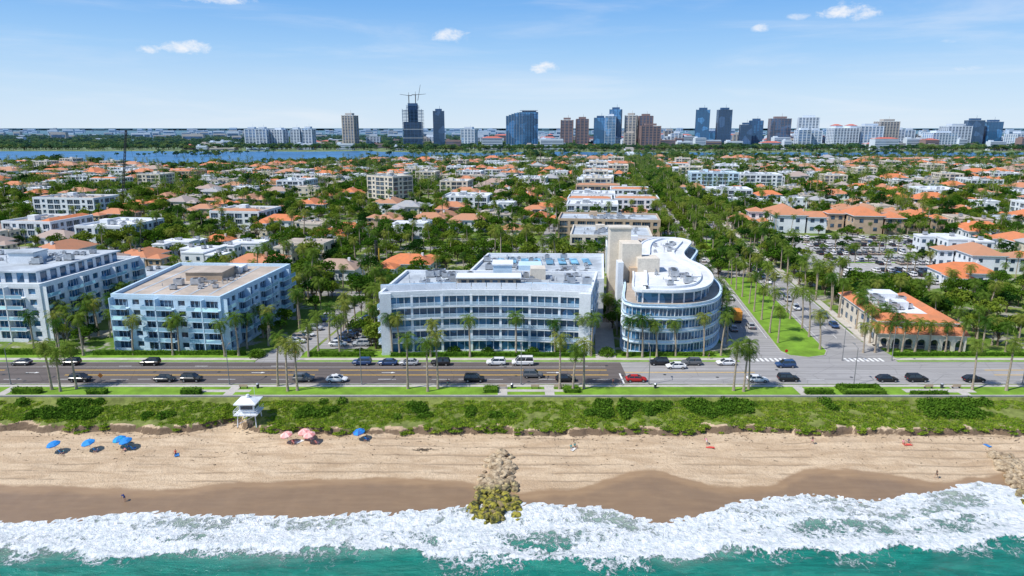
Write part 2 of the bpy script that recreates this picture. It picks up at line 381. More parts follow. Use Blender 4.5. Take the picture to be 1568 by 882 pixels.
b.obj('median_kerb'); g.obj('median_lawn')
b=MB()
for x0,x1,y0,y1 in ((-600,600,134.4,139.6),(-600,-62,155.75,157.0),(-52,55,155.75,157.0),(93,600,155.75,157),(-600,-62,158.7,163),(-52,24,158.7,164),(25,53,158.7,162),(94,600,158.7,166)):
    b.box(x0,x1,y0,y1,-.05,.06,GRASS)
b.obj('roadside_lawn')
b=MB(); b.box(-600,600,133.95,134.3,-3,.28,CONC); b.box(-600,600,133.9,134.35,.28,.36,CONC); b.obj('seawall')
b=MB()
for x in (-108,-60,-2,8,62,96): b.box(x-1.0,x+1.0,134.4,139.6,-.04,.075,SIDEW)
b.box(-6,14,136.8,138.1,-.04,.08,SIDEW); b.box(-68,-56,136.6,138.0,-.04,.08,SIDEW); b.box(84,99,136.4,138.4,-.04,.08,SIDEW)
b.obj('beach_access_path')
sheet('access_drive',[(-62,155.5),(-52,155.5),(bx(-53,215),215),(bx(-60,215),215)],.03,ASPL)
sheet('residents_parking_lot',[(-50,166),(-37,166),(-33,196),(-47,196)],.035,ASPL)
sheet('garden_path',[(20.5,158.8),(25.5,158.8),(30,200),(25,200)],.07,SIDEW)
PL=[(113,236),(168,232),(236,352),(140,352)]
sheet('public_parking_lot',PL,.03,asphalt('parking_asphalt',(.40,.39,.37)))
for k,(y,x0,x1) in enumerate(((222,-320,50),(312,-400,60),(395,-480,70),(480,-560,85),(585,-640,100),(720,-760,120),(312,190,500),(400,110,560),(560,130,640))):
    sheet('side_street',[(x0,y),(x1,y),(x1,y+7),(x0,y+7)],.012,ASPL)
for t in (-330,-245,-165,-85,-10,150,220,300,380):
    sheet('cross_street',[(bx(t,262),262),(bx(t+6.5,262),262),(bx(t+6.5,950),950),(bx(t,950),950)],.018,ASPL)
# ------------------------------------------------------------ vegetation meshes
def palm_mesh(seed,h,L=3.1,nf=22,lean=.6,seg=9):
    r=random.Random(seed); b=MB(); a=r.uniform(0,6.28); 
    P=[]; n=6
    for i in range(n+1):
        t=i/n; P.append(Vector((math.cos(a)*lean*t*t,math.sin(a)*lean*t*t,h*t)))
    for i in range(n):
        b.cone(P[i],P[i+1],(.24-.012*i) if i else .36,.24-.012*(i+1),TRUNK,7)
    top=P[-1]; b.cone(top,top+Vector((0,0,.9)),.17,.1,PALM,6)
    top=top+Vector((0,0,.6))
    for k in range(nf):
        az=k*2.399+r.uniform(-.2,.2); el=math.radians(75-118*(k/nf)+r.uniform(-8,8)); Lk=L*r.uniform(.85,1.1)
        p=top.copy(); h2=Vector((math.cos(az),math.sin(az),0)); side=Vector((-math.sin(az),math.cos(az),0)); e=el; st=Lk/seg
        for i in range(seg):
            d=h2*math.cos(e)+Vector((0,0,math.sin(e))); q=p+d*st
            b.face([p-side*.03,q-side*.02,q+side*.02,p+side*.03],PALM)
            if i>0:
                ll=.85*math.sin(math.pi*min(1,(i+.8)/(seg+.6)))**.6+.1
                for sg in (-1,1):
                    tip=p+side*sg*ll*.8+d*ll*.45+Vector((0,0,-ll*r.uniform(.25,.6)))
                    b.face([p,p+d*st*.62,tip+d*.05],PALM)
            p=q; e-=math.radians(9+i*1.6)
    return b.mesh('palm')
def leafquad(b,c,s,r,mat):
    u=Vector((r.gauss(0,1),r.gauss(0,1),r.gauss(0,.6))).normalized(); w=u.cross(Vector((r.gauss(0,1),r.gauss(0,1),r.gauss(0,1)))).normalized()
    b.face([c-u*s,c-w*s*.6,c+u*s,c+w*s*.6],mat)
def tree_mesh(seed,h,rad,ncl=13,nl=68,ls=.41,mat=None):
    mat=mat or LEAF
    r=random.Random(seed); b=MB(); th=h*.32
    b.cone((0,0,0),(0,0,th),.32,.22,BARK,6)
    for k in range(ncl):
        a=k*2.399+r.uniform(-.4,.4); q=math.sqrt((k+.5)/ncl)*rad*.78; z=h*(.48+.36*(1-(q/rad)**2))+r.uniform(-.8,.6)
        c=Vector((math.cos(a)*q,math.sin(a)*q,z)); b.cone((0,0,th*.9),c,.13,.04,BARK,4)
        R_=rad*r.uniform(.28,.42)
        for i in range(nl):
            v=Vector((r.gauss(0,1),r.gauss(0,1),r.gauss(0,1)+.35)).normalized()*R_*(r.uniform(.6,1.05)); v.z*=.75
            leafquad(b,c+v,ls*r.uniform(.6,1.3),r,mat)
    return b.mesh('tree')
def shrub_mesh(seed,rad,n,ls,mat,flat=.7):
    r=random.Random(seed); b=MB()
    for i in range(5): b.cone((0,0,0),(r.uniform(-.5,.5)*rad,r.uniform(-.5,.5)*rad,rad*.4),.04,.02,BARK,4)
    for i in range(n):
        v=Vector((r.gauss(0,1),r.gauss(0,1),abs(r.gauss(0,1)))).normalized()*rad*r.uniform(.5,1.05); v.z*=flat
        leafquad(b,v,ls*r.uniform(.6,1.4),r,mat)
    return b.mesh('shrub')
PALMS=[palm_mesh(i,h,L,nf,ln) for i,(h,L,nf,ln) in enumerate(((10,3.1,24,.7),(11,3.0,22,-.9),(9,3.2,26,.4),(8,3.0,24,.8),(12,3.1,22,1.3),(7,2.8,24,.3)))]
PH=[10,11,9,8,12,7]
TREES=[tree_mesh(20+i,h,rd) for i,(h,rd) in enumerate(((9,4.6),(11,5.2),(8,4.2),(12,4.8),(7,4.0)))]
FTREES=[tree_mesh(40+i,h,rd,9,32,.72) for i,(h,rd) in enumerate(((9,4.8),(10,5.4),(8,4.4)))]
FPALMS=[palm_mesh(60+i,h,3.4,14,.7,5) for i,h in enumerate((10,12,9))]
def scatter(name,pts,meshes):
    col=bpy.data.collections.new(name+'_source')
    for i,me in enumerate(meshes):
        col.objects.link(bpy.data.objects.new('%s_variant_%02d'%(name,i),me))
    me=bpy.data.meshes.new(name); me.from_pydata([p[:3] for p in pts],[],[])
    for an,ty,ix in (('sc','FLOAT',3),('rz','FLOAT',4),('ix','INT',5)):
        a=me.attributes.new(an,ty,'POINT'); a.data.foreach_set('value',[p[ix] for p in pts])
    o=place(me,name,(0,0,0)); md=o.modifiers.new('scatter','NODES')
    ng=bpy.data.node_groups.new(name,'GeometryNodeTree')
    ng.interface.new_socket('Geometry',in_out='INPUT',socket_type='NodeSocketGeometry')
    ng.interface.new_socket('Geometry',in_out='OUTPUT',socket_type='NodeSocketGeometry')
    gi=ng.nodes.new('NodeGroupInput'); go=ng.nodes.new('NodeGroupOutput')
    ip=ng.nodes.new('GeometryNodeInstanceOnPoints'); ci=ng.nodes.new('GeometryNodeCollectionInfo')
    ci.inputs['Collection'].default_value=col; ci.inputs['Separate Children'].default_value=True; ci.inputs['Reset Children'].default_value=True
    ip.inputs['Pick Instance'].default_value=True
    def na(n,t):
        k=ng.nodes.new('GeometryNodeInputNamedAttribute'); k.data_type=t; k.inputs['Name'].default_value=n
        return [q for q in k.outputs if q.enabled and q.name=='Attribute'][0]
    cx=ng.nodes.new('ShaderNodeCombineXYZ'); L=ng.links.new
    L(na('rz','FLOAT'),cx.inputs[2]); L(cx.outputs[0],ip.inputs['Rotation'])
    L(na('sc','FLOAT'),ip.inputs['Scale']); L(na('ix','INT'),ip.inputs['Instance Index'])
    L(gi.outputs[0],ip.inputs['Points']); L(ci.outputs[0],ip.inputs['Instance']); L(ip.outputs[0],go.inputs[0])
    md.node_group=ng; return o
def palm(x,y,h,z=0):
    i=min(range(6),key=lambda k:abs(PH[k]-h)+R.random()*1.2); s=h/PH[i]
    place(PALMS[i],'palm_tree',(x,y,z),R.uniform(0,6.28),(max(.85,min(1.15,s)),max(.85,min(1.15,s)),s))
def tree(x,y,h):
    i=R.randrange(5); s=h/(9,11,8,12,7)[i]; place(TREES[i],'broadleaf_tree',(x,y,0),R.uniform(0,6.28),s)
def hedge(x0,x1,y0,y1,h,z=0,name='hedge',d=9,mat=None):
    b=MB(); mat=mat or HEDGE; b.box(x0+.15,x1-.15,y0+.15,y1-.15,z,z+h-.15,mat); r=R
    for i in range(int((x1-x0)*(y1-y0)*d)): leafquad(b,Vector((r.uniform(x0,x1),r.uniform(y0,y1),z+h-.1+r.gauss(0,.07))),.2*r.uniform(.6,1.3),r,mat)
    for i in range(int((x1-x0)*h*d*1.0)): leafquad(b,Vector((r.uniform(x0,x1),y0+r.gauss(.05,.07),z+r.uniform(0,h))),.2*r.uniform(.6,1.3),r,mat)
    for i in range(int((y1-y0)*h*d)):
        for xx in (x0,x1): leafquad(b,Vector((xx+r.gauss(0,.07),r.uniform(y0,y1),z+r.uniform(0,h))),.2,r,mat)
    b.obj(name)
for x,y,h in ((-99,138,9.5),(-94,138.5,9),(-96.5,137,8),(-51,140,10.5),(-48,137.2,10),(-46,137.5,9.5),(-22.5,138.6,11),(-18,137,10),(-16,138.7,11),(10.3,138.6,10.5),(15.5,138.6,9.5),(13,137,8.5),(47.5,137.5,9.5),(49.5,137,10),(51,138.4,8),(99,138,9.5),(106,137.5,10.5),(-125,138,10),(122,138,10),(112,138.5,9)): palm(x,y,h)
for u in (-111,-106,-94,-84,-82.5,-70.7,-67.5,-50,-42.5,-29.6,-27.7,-20,-10.3,1,10.6,17,19.5,28.3,32,35.6,40.4,47.3,51.7): palm(u,160+R.uniform(-.8,1.3),R.uniform(7.5,9.5))
for u in (88,91,94.4,97.7,101,105,109,112.5,118,124): palm(u,163.3+R.uniform(-.6,.4),R.uniform(6.2,8))
def zone(x0,x1,y0,y1,n,ph,th,pp=.7):
    for i in range(n):
        x=R.uniform(x0,x1);y=R.uniform(y0,y1)
        if R.random()<pp: palm(x+SL*(y-160),y,R.uniform(*ph))
        else: tree(x+SL*(y-160),y,R.uniform(*th))
zone(-122,-106,163,205,30,(6,9),(4,6)); zone(-69,-63,163,205,12,(7,10),(4,6)); zone(-52,-35,163,218,40,(6.5,10),(4.5,7),.72)
zone(-95,-22,214,228,34,(7,9),(5,8),.45); zone(21,27,172,205,6,(6,8),(4,5)); zone(54,56.5,168,260,9,(7,9),(4,6),.9)
zone(116,175,168,232,95,(6,9),(5,8),.35); zone(94,116,202,232,26,(7,9),(5,8),.5); zone(-110,-70,208,214,12,(7,9),(5,7),.4)
zone(95,99,166,200,8,(6,9),(4,5),.8); zone(88,110,232,240,6,(6,9),(4,6),.5)
for y in range(168,520,9):
    for t in (55,68.5,77.5,92.2): 
        if R.random()<.9: palm(bx(t+R.uniform(-.5,.5),y),y+R.uniform(-3,3),R.uniform(8,11.5))
    if y>240:
        for t in (52,54.5,66,73,80,93,95):
            if R.random()<.5: tree(bx(t+R.uniform(-1,1),y),y+R.uniform(-3,3),R.uniform(5.5,8))
for x0,x1,y0,y1,h in ((-104,-66,160.8,161.8,1.2),(-30,18,159.6,160.7,1.1),(-50,-34,159.6,160.8,1.3),(27,50,160,161,1.1),(-165,-108,161,162.2,1.5),(94,128,160,161,1.0),(95,130,160.5+1,162.4,.5),(70,79,134.8,135.8,1.1),(70,71,135.8,139,1.1),(78,79,135.8,139,1.1),(70,79,138.6,139.4,1.1),(62,68,135,136.4,1.2),(-6,-3,136,139,.9),(11,14.5,136,139,.9),(-106,-100,135.4,137,1.3),(-90,-86,135,137,1),(-70,-66,135,137,1.2),(84,92,134.8,135.7,1)): hedge(x0,x1,y0,y1,h)
for x,y in ((-14.5,161.8),(-6,162),(5,161.8),(12,161.9),(23.5,161),(-38,162),(-62.8,160)): 
    place(shrub_mesh(int(x*7)+900,2.0,900,.2,HEDGE,.95),'clipped_shrub',(x,y,0),0,R.uniform(.8,1.1))
# ------------------------------------------------------------ big buildings
def edges(poly):
    for i in range(len(poly)):
        p=Vector(poly[i]);q=Vector(poly[(i+1)%len(poly)]); L=(q-p).length; d=(q-p)/L; yield i,p,d,Vector((d.y,-d.x)),L
def acunit(b,x,y,z,s=1.):
    b.box(x-.8*s,x+.8*s,y-.6*s,y+.6*s,z+.25,z+1.3*s,METAL); b.cone((x,y,z+1.3*s),(x,y,z+1.38*s),.5*s,.5*s,DARKM,12)
    b.box(x-.7*s,x-.5*s,y-.55*s,y+.55*s,z,z+.25,DARKM); b.box(x+.5*s,x+.7*s,y-.55*s,y+.55*s,z,z+.25,DARKM)
def roofkit(b,cx,cy,wx,wy,z,n,seed):
    r=random.Random(seed)
    for i in range(n): acunit(b,cx+r.uniform(-wx,wx),cy+r.uniform(-wy,wy),z,r.choice((.6,.8,1.,1.4)))
    for i in range(n):
        x=cx+r.uniform(-wx,wx);y=cy+r.uniform(-wy,wy); b.cone((x,y,z),(x,y,z+r.uniform(.5,1.2)),.12,.12,METAL,8)
    for i in range(max(1,n//4)):
        x=cx+r.uniform(-wx,wx)*.7;y=cy+r.uniform(-wy,wy)*.8; L=r.uniform(2,6)
        if r.random()<.5: b.box(x,x+L,y,y+.5,z+.3,z+.75,METAL)
        else: b.box(x,x+.5,y,y+L,z+.3,z+.75,METAL)
def apartment(name,poly,nfl,fh,wall,glass,roof,bay=4.0,balc=(0,1),z0=0,seed=1):
    b=MB(); H=z0+nfl*fh; r=random.Random(seed)
    b.prism(poly,z0,H,glass)
    T=.34
    for i,p,d,n,L in edges(poly):
        nb=max(1,int(round(L/bay))); w=L/nb
        b.obox(p,d,n,L-.3,L+T,0,T+.01,z0,H+.9,wall)
        for k in range(nfl):
            z=z0+k*fh
            b.obox(p,d,n,0,L-.3,0,T,z-.01 if k else z,z+.28,wall)
            b.obox(p,d,n,0,L-.3,0,T,z+fh-.35,z+fh-.01,wall)
            for j in range(nb):
                s=j*w; bal=(i in balc) and (j%3!=1)
                b.obox(p,d,n,s,s+.45 if j else .5,0,T-.02,z+.28,z+fh-.35,wall)
                if j%3==1:
                    b.obox(p,d,n,s+.45,s+w*.3,0,T-.03,z+.28,z+fh-.35,wall); b.obox(p,d,n,s+w*.75,s+w,0,T-.03,z+.28,z+fh-.35,wall)
                    b.obox(p,d,n,s+w*.3,s+w*.75,0,T-.05,z+.28,z+1.0,wall)
                else:
                    for q in (.36,.62,.86): b.obox(p,d,n,s+w*q,s+w*q+.07,0,.1,z+.28,z+fh-.35,wall)
                if bal and k>0:
                    b.obox(p,d,n,s+.1,s+w+.35,T,T+1.5,z,z+.2,wall)
                    b.obox(p,d,n,s+.15,s+w+.3,T+1.4,T+1.46,z+.2,z+1.05,RAIL)
                    b.obox(p,d,n,s+.1,s+w+.35,T+1.38,T+1.48,z+1.05,z+1.12,wall)
                    b.obox(p,d,n,s+.1,s+.16,T,T+1.38,z+.2,z+1.1,RAIL)
                elif bal:
                    b.obox(p,d,n,s+.1,s+w+.3,T+1.2,T+1.35,z,z+.9,wall)
        if i in balc:
            for j in range(nb+1):
                if j%3==0: b.obox(p,d,n,max(.02,j*w-.1),j*w+.18,T,T+1.5,z0,H+.15,wall)
    b.ring(offset(poly,T+.03),offset(poly,-.25),H-.02,H+.95,wall)
    b.prism(offset(poly,-.24),H,H+.12,roof)
    return b,H
PB=[(-100,166),(-72,163),(-68,204),(-102,206)]
b,H=apartment('x',PB,5,2.72,WHITEB,GLASS,ROOFTAN,4.1,(0,1))
b.box(-90,-80,184,193,H+.1,H+2.4,TAN); b.box(-90.3,-79.7,183.7,193.3,H+2.4,H+2.6,ROOFTAN); b.box(-84,-79,194,200,H+.1,H+1.7,WHITE)
roofkit(b,-85,185,9,12,H+.1,20,3)
for i in range(5): b.box(-97+i*5,-96.4+i*5,168,203,H+.12,H+.17,ROOFGREY)
b.obj('apartment_building')
PA=[(-170,176),(-123,173),(-118,212),(-170,214)]
b,H=apartment('x',PA,5,2.9,WHITE,GLASSB,ROOFGREY,4.4,(0,1),seed=4)
PP=[(-166,180),(-127,178),(-123,209),(-166,211)]
b.prism(PP,H+.1,H+2.9,GLASSB)
for i,p,d,n,L in edges(PP):
    k=int(L/3.2)
    for j in range(k): b.obox(p,d,n,j*L/k,j*L/k+1.2,0,.2,H+.1,H+2.9,WHITE)
b.prism(offset(PP,.9),H+2.9,H+3.3,ROOFGREY); b.box(-141,-134,188,194,H+3.3,H+6.2,WHITE); b.box(-141.3,-133.7,187.7,194.3,H+6.2,H+6.5,ROOFGREY)
roofkit(b,-140,196,14,10,H+3.3,22,5); b.obj('beachfront_condominium')
arc=[]
for i in range(15):
    t=i/14; x=-32+51*t; arc.append((x,161.6+3.0*math.sin(math.pi*t)))
PC=arc+[(23.5,186),(-29.5,188)]
b=MB(); fh=2.95; H=fh*5
b.prism(PC,0,H,GLASSB)
po=offset(PC,.35); pi_=offset(PC,-.3)
for k in range(6):
    z=k*fh
    b.ring(po,pi_,max(0,z-.3),z+.32,WHITE)
    if 0<k<5:
        pr=offset(PC,.75); pri=offset(PC,.68)
        b.ring(offset(PC,.78),offset(PC,.36),z-.12,z+.1,WHITE)
        for q in (.38,.62,.86,1.08): b.ring(pr,pri,z+q,z+q+.12,WHITEB)
for i,p,d,n,L in edges(PC):
    m=max(1,int(round(L/1.8))) if i>=14 else 2
    for j in range(m):
        s=j*L/m; b.obox(p,d,n,s-.06,s+.1,.0,.2,.3,H-.3,WHITE)
    if i<14 and i%2==0: b.obox(p,d,n,-.3,.3,0,.5,0,H,WHITE)
    if i==14:
        for s in (0.2,L*.35,L*.7): b.obox(p,d,n,s,s+3.2,0,.62,.02,H+.02,WHITE)
for s0,s1,e in ((-.3,2.4,0),(1.2,4.0,13)):
    i,p,d,n,L=list(edges(PC))[e]; b.obox(p,d,n,s0,s1,0,.9,.01,H+.9,WHITE)
b.ring(offset(PC,.37),offset(PC,-.25),H+.31,H+1.2,WHITE); b.prism(offset(PC,-.26),H,H+.4,ROOFGREY)
for i,p,d,n,L in edges(arc):
    if i<14:
        b.obox(p,d,n,0,L,-4.2,-4.0,H+.4,H+1.9,WHITE); b.obox(p,d,n,0,L,-7.2,-7.0,H+.4,H+1.5,WHITEB)
        for q in (-1.2,-2.0,-2.8): b.obox(p,d,n,0,L,q,q+.12,H+.55,H+.68,METAL)
b.box(-14,2,170.5,175.5,H+.4,H+2.7,TAN); b.box(-14.4,2.4,170.1,175.9,H+2.7,H+2.95,WHITE)
for x in range(-13,2,2): b.box(x,x+1.3,170.42,170.52,H+.9,H+2.2,GLASS)
b.box(-5,0,178,184,H+.4,H+4.6,WHITEB); b.box(-5.3,.3,177.7,184.3,H+4.6,H+4.9,WHITE); b.box(5,9,179,184,H+.4,H+3.4,CREAM)
roofkit(b,-4,179,24,6,H+.4,44,8)
b.obj('curved_office_building')
PR=[(-14,192),(26,191),(31,230),(-8,231)]
b,H=apartment('x',PR,4,3.0,WHITE,GLASS,ROOFGREY,5,(),seed=3); roofkit(b,8,211,17,16,H+.1,46,9)
SKYL=glassmat('skylight',(.10,.25,.35))
for i in range(8): b.box(-5+i*4,-2.6+i*4,214,223,H+.4,H+.65,SKYL)
b.box(2,9,199,206,H,H+3,WHITEB); b.obj('rear_office_wing')
ctl=[(28.5,164.5),(36,161.5),(43.5,162),(50,166),(54.5,174),(57,184),(57.5,195),(56,205),(57,215),(61,226),(65,238),(62,247),(52,248),(45,240),(41,228),(38,214),(34,200),(31,182)]
PD=spline(ctl,4); b=MB(); fh=3.05; H=fh*4
b.prism(PD,0,H,GLASSB)
for k in range(5):
    z=k*fh; b.ring(offset(PD,.4),offset(PD,-.2),max(0,z-.3),z+.75,WHITEB)
    b.ring(offset(PD,.62),offset(PD,.41),z+.0,z+.16,WHITE)
    if k: b.ring(offset(PD,.6),offset(PD,.52),z+.85,z+.95,METAL)
for i,p,d,n,L in edges(PD):
    b.obox(p,d,n,-.07,.09,0,.22,.7,H-.3,WHITE)
    b.obox(p,d,n,L*.5,L*.5+.07,0,.15,.7,H-.3,WHITE)
b.prism(offset(PD,-.22),H,H+.3,ROOFTAN)
PI=offset(PD,-3.0); b.prism(PI,H+.3,H+3,GLASSB)
for i,p,d,n,L in edges(PI):
    if L>.3 and i%2==0: b.obox(p,d,n,0,min(.35,L*.3),0,.2,H+.3,H+3,WHITE)
b.prism(offset(PD,-2.0),H+3,H+3.5,ROOFWHITE); b.ring(offset(PD,-1.9),offset(PD,-2.4),H+3.2,H+3.8,WHITE)
b.ring(offset(PD,-5.0),offset(PD,-5.8),H+3.5,H+4.1,WHITE)
roofkit(b,44,178,5,8,H+3.5,10,12); roofkit(b,51,225,5,10,H+3.5,8,13)
b.box(28.5,34.5,196,201,0,26.5,CREAM); b.box(28.2,34.8,195.7,201.3,26.5,26.9,CREAM)
b.box(31,36.5,189,195.9,0,23.2,CREAM); b.box(35,41,186,192,H,19.6,CREAM); b.box(29.5,31,186,190,0,18.5,WHITE)
b.box(33,36,186.5,188.9,H,16.8,TAN)
for z in (17,20): b.box(36.45,36.56,191,193,z,z+1.3,GLASS)
b.obj('sinuous_condominium')
def archwall(b,o,d,n,s0,s1,z0,z1,mat,sp=2.4):
    c=(s0+s1)/2; rr=(s1-s0)/2*.66; P=lambda s,z:(o[0]+d[0]*s+n[0]*.3,o[1]+d[1]*s+n[1]*.3,z); Q=lambda s,z:(o[0]+d[0]*s-n[0]*.3,o[1]+d[1]*s-n[1]*.3,z)
    b.obox(o,d,n,s0,c-rr,-.3,.3,z0,z1,mat); b.obox(o,d,n,c+rr,s1,-.3,.3,z0,z1,mat)
    pr=None
    for i in range(11):
        t=math.pi-math.pi*i/10; s=c+rr*math.cos(t); z=z0+sp+rr*math.sin(t)
        if pr: b.face([P(pr[0],pr[1]),P(s,z),P(s,z1),P(pr[0],z1)],mat); b.face([P(pr[0],pr[1]),Q(pr[0],pr[1]),Q(s,z),P(s,z)],mat)
        pr=(s,z)
def hip(b,x0,x1,y0,y1,z,h,mat,ov=.6):
    x0-=ov;x1+=ov;y0-=ov;y1+=ov; w=x1-x0;d=y1-y0
    if w>=d: r0=(x0+d/2,(y0+y1)/2,z+h); r1=(x1-d/2,(y0+y1)/2,z+h)
    else: r0=((x0+x1)/2,y0+w/2,z+h); r1=((x0+x1)/2,y1-w/2,z+h)
    A,B,C,D=(x0,y0,z),(x1,y0,z),(x1,y1,z),(x0,y1,z)
    if w>=d: b.face([A,B,r1,r0],mat); b.face([B,C,r1],mat); b.face([C,D,r0,r1],mat); b.face([D,A,r0],mat)
    else: b.face([A,B,r0],mat); b.face([B,C,r1,r0],mat); b.face([C,D,r1],mat); b.face([D,A,r0,r1],mat)
    b.box(x0+.02,x1-.02,y0+.02,y1-.02,z-.22,z-.01,WHITE)
b=MB()
b.box(1,20,4,34,0,6.5,CREAM)
for i in range(7): archwall(b,(0,1),(1,0),(0,-1),i*3,i*3+3,0,4.2,CREAM,1.9)
b.box(0,21,1.6,4,-.0,.12,SIDEW); b.face([(-.6,.3,4.2),(21.6,.3,4.2),(21.6,5,5.9),(-.6,5,5.9)],TILE); b.box(-.6,21.6,.3,.5,4.0,4.19,CREAM)
for s in range(6): b.box(2.2+s*3,3.6+s*3,3.9,4.05,.4,2.9,GLASS)
for s in range(7): b.box(.92,1.05,6+s*4,7.6+s*4,1,2.6,GLASS); b.box(.9,1.06,6+s*4,7.6+s*4,4,5.4,GLASS)
hip(b,1,20,4,9,6.6,1.5,TILE,.5); hip(b,1,5,10.3,34,6.6,1.3,TILE,.5); hip(b,16,20,10.3,34,6.6,1.3,TILE,.5); b.box(5.6,15.4,9.7,34,6.5,7.1,ROOFWHITE)
roofkit(b,10.5,22,4,10,7.1,14,4); b.box(9,12,14,18,7.1,9.2,WHITE); b.box(7,14,26,32,7.1,8.6,WHITE)
b.obj('mediterranean_clubhouse',(93,165.5,0),-SL)
def winrow(b,x0,x1,y,z,n,face,mat=GLASS,w=1.3,h=1.3):
    for i in range(n):
        c=x0+(x1-x0)*(i+.5)/n
        if face=='y': b.box(c-w/2,c+w/2,y-.06,y+.06,z,z+h,mat); b.box(c-w/2-.1,c+w/2+.1,y-.09,y+.09,z-.12,z-.001,WHITE)
        else: b.box(y-.06,y+.06,c-w/2,c+w/2,z,z+h,mat)
def house(seed,roof,wall,flat=False,two=False):
    r=random.Random(seed); b=MB(); w=r.uniform(13,18);d=r.uniform(8,11); h=6.2 if two else 3.6
    def blk(x0,x1,y0,y1,h):
        b.box(x0,x1,y0,y1,0,h,wall)
        for k in range(2 if h>5 else 1):
            winrow(b,x0,x1,y0,1+k*2.9,max(2,int((x1-x0)/3)),'y'); winrow(b,x0,x1,y1,1+k*2.9,max(2,int((x1-x0)/3)),'y')
            winrow(b,y0,y1,x0,1+k*2.9,2,'x'); winrow(b,y0,y1,x1,1+k*2.9,2,'x')
        if flat:
            b.box(x0-.15,x1+.15,y0-.15,y1+.15,h,h+.5,wall); b.box(x0+.2,x1-.2,y0+.2,y1-.2,h+.5,h+.53,roof)
            acunit(b,(x0+x1)/2,(y0+y1)/2,h+.53); acunit(b,(x0+x1)/2+2.5,(y0+y1)/2-1,h+.53,.7)
        else: hip(b,x0,x1,y0,y1,h+.22,min(x1-x0,y1-y0)*.26,roof)
    blk(-w/2,w/2,-d/2,d/2,h); blk(-w/2-.01,-w/2+6.5,-d/2-7,-d/2-.7,h-.6 if two else h-.35)
    if r.random()<.6: blk(w/2-6,w/2+.02,d/2+.7,d/2+6,h-.3)
    b.box(-1,1,-d/2-.12,-d/2+.1,0,2.3,DARKM); b.box(w/4,w/4+.8,0,.8,h,h+3.2 if not flat else h+1,wall)
    return b.mesh('house')
HS=[house(1,TILE,CREAM),house(2,TILE,WHITE,two=True),house(3,TILE,TAN,two=True),house(4,ROOFWHITE,WHITE,flat=True,two=True),house(5,TILEG,WHITE),house(6,TILE,WHITE),house(7,ROOFGREY,CREAM,flat=True),house(8,TILEG,CREAM,two=True),house(9,ROOFTAN,CREAM,flat=True,two=True)]
def comm(seed,w,d,nfl,wall,roof,tile=False):
    poly=[(-w/2,-d/2),(w/2,-d/2),(w/2,d/2),(-w/2,d/2)]
    b,H=apartment('x',poly,nfl,3.2,wall,GLASS,roof,4.6,(),seed=seed); roofkit(b,0,0,w*.35,d*.35,H+.1,int(w*d/60),seed)
    b.box(-w*.2,-w*.2+4,d*.1,d*.1+4,H,H+2.6,wall)
    if tile: hip(b,-w/2+1,w/2-1,-d/2+1,-d/2+5,H+1.0,1.2,tile)
    return b.mesh('commercial')
CS=[comm(1,30,24,3,WHITE,ROOFWHITE),comm(2,24,30,2,CREAM,ROOFWHITE),comm(3,34,22,3,TAN,ROOFGREY,TILE),comm(4,22,22,4,CREAM,ROOFWHITE),comm(5,28,26,3,WHITE,ROOFTAN,TILE)]
occ=[]
def clear(x,y,r):
    for a,c,q in occ:
        if (x-a)**2+(y-c)**2<(r+q)**2: return False
    return True
def inpoly(x,y,P):
    k=False
    for i in range(len(P)):
        a,b_=P[i-1],P[i]
        if (a[1]>y)!=(b_[1]>y) and x<(b_[0]-a[0])*(y-a[1])/(b_[1]-a[1])+a[0]: k=not k
    return k
def spec(me,name,x,y,r,rz=-SL,sc=1): place(me,name,(x,y,0),rz,sc); occ.append((x,y,r))
spec(comm(11,27,20,6,CREAM,ROOFGREY),'midrise_condominium',-92,519,20,-SL-.5)
spec(comm(12,40,22,4,WHITE,ROOFTAN),'white_condominium',-270,425,24)
spec(comm(13,50,26,3,TAN,ROOFGREY),'arcaded_retail_building',50,352,28)
spec(comm(14,40,24,5,WHITEB,ROOFWHITE),'white_office_building',178,612,25); spec(comm(15,42,30,4,WHITE,ROOFWHITE),'white_office_building',225,640,28)
spec(comm(16,34,30,3,CREAM,ROOFGREY),'town_building',44,302,22); spec(CS[4],'town_building',52,270,14)
for x,y,i in ((-190,330,0),(-235,345,4),(-30,470,0),(-45,560,3),(-190,610,0),(-330,640,3),(20,640,0),(-120,700,4),(-420,760,0),(-60,820,0),(320,520,0),(420,620,4),(330,420,0),(-150,385,4)):
    if clear(x,y,14): spec(CS[i],'town_building',x,y,15,-SL+R.choice((0,1.57)))
for x,y,s,i in ((150,376,1.5,1),(172,384,1.4,5),(190,370,1.5,2),(205,396,1.3,1),(156,402,1.3,5),(130,385,1.2,0),(222,378,1.2,2),(-130,240,1.2,6),(-158,246,1.2,7),(-95,248,1.1,2),(-66,252,1.1,4),(-40,262,1.1,5),(165,245,1.1,5),(185,268,1.1,1),(195,300,1.2,3)):
    spec(HS[i],'villa',x,y,9*s,-SL+R.choice((0,1.57)),s)
y=385
while y<1080:
    for t in (16,42):
        i=R.randrange(5); x=bx(t+R.uniform(-3,3)-2,y)
        if clear(x,y,13) and R.random()<.9: spec(CS[i],'shop_building',x,y,15,-SL)
    if R.random()<.35:
        x=bx(116,y)
        if clear(x,y,14): spec(CS[R.randrange(5)],'shop_building',x,y,15,-SL)
    y+=34
def blocked(x,y,m=0):
    t=x-SL*(y-160)
    if y<245 and 51-m<t<96+m: return True
    if 57-m<t<90+m and m>4: return True
    if 57<t<65 or 82<t<89: return True
    if -175-m<x<34+m and y<212+m: return True
    if y<253+m and 26-m<x<70+m: return True
    if -16-m<x<34+m and y<236+m: return True
    if inpoly(x,y,[(113-m,236-m),(168+m,232-m),(236+m,352+m),(140-m,352+m)]): return True
    return False
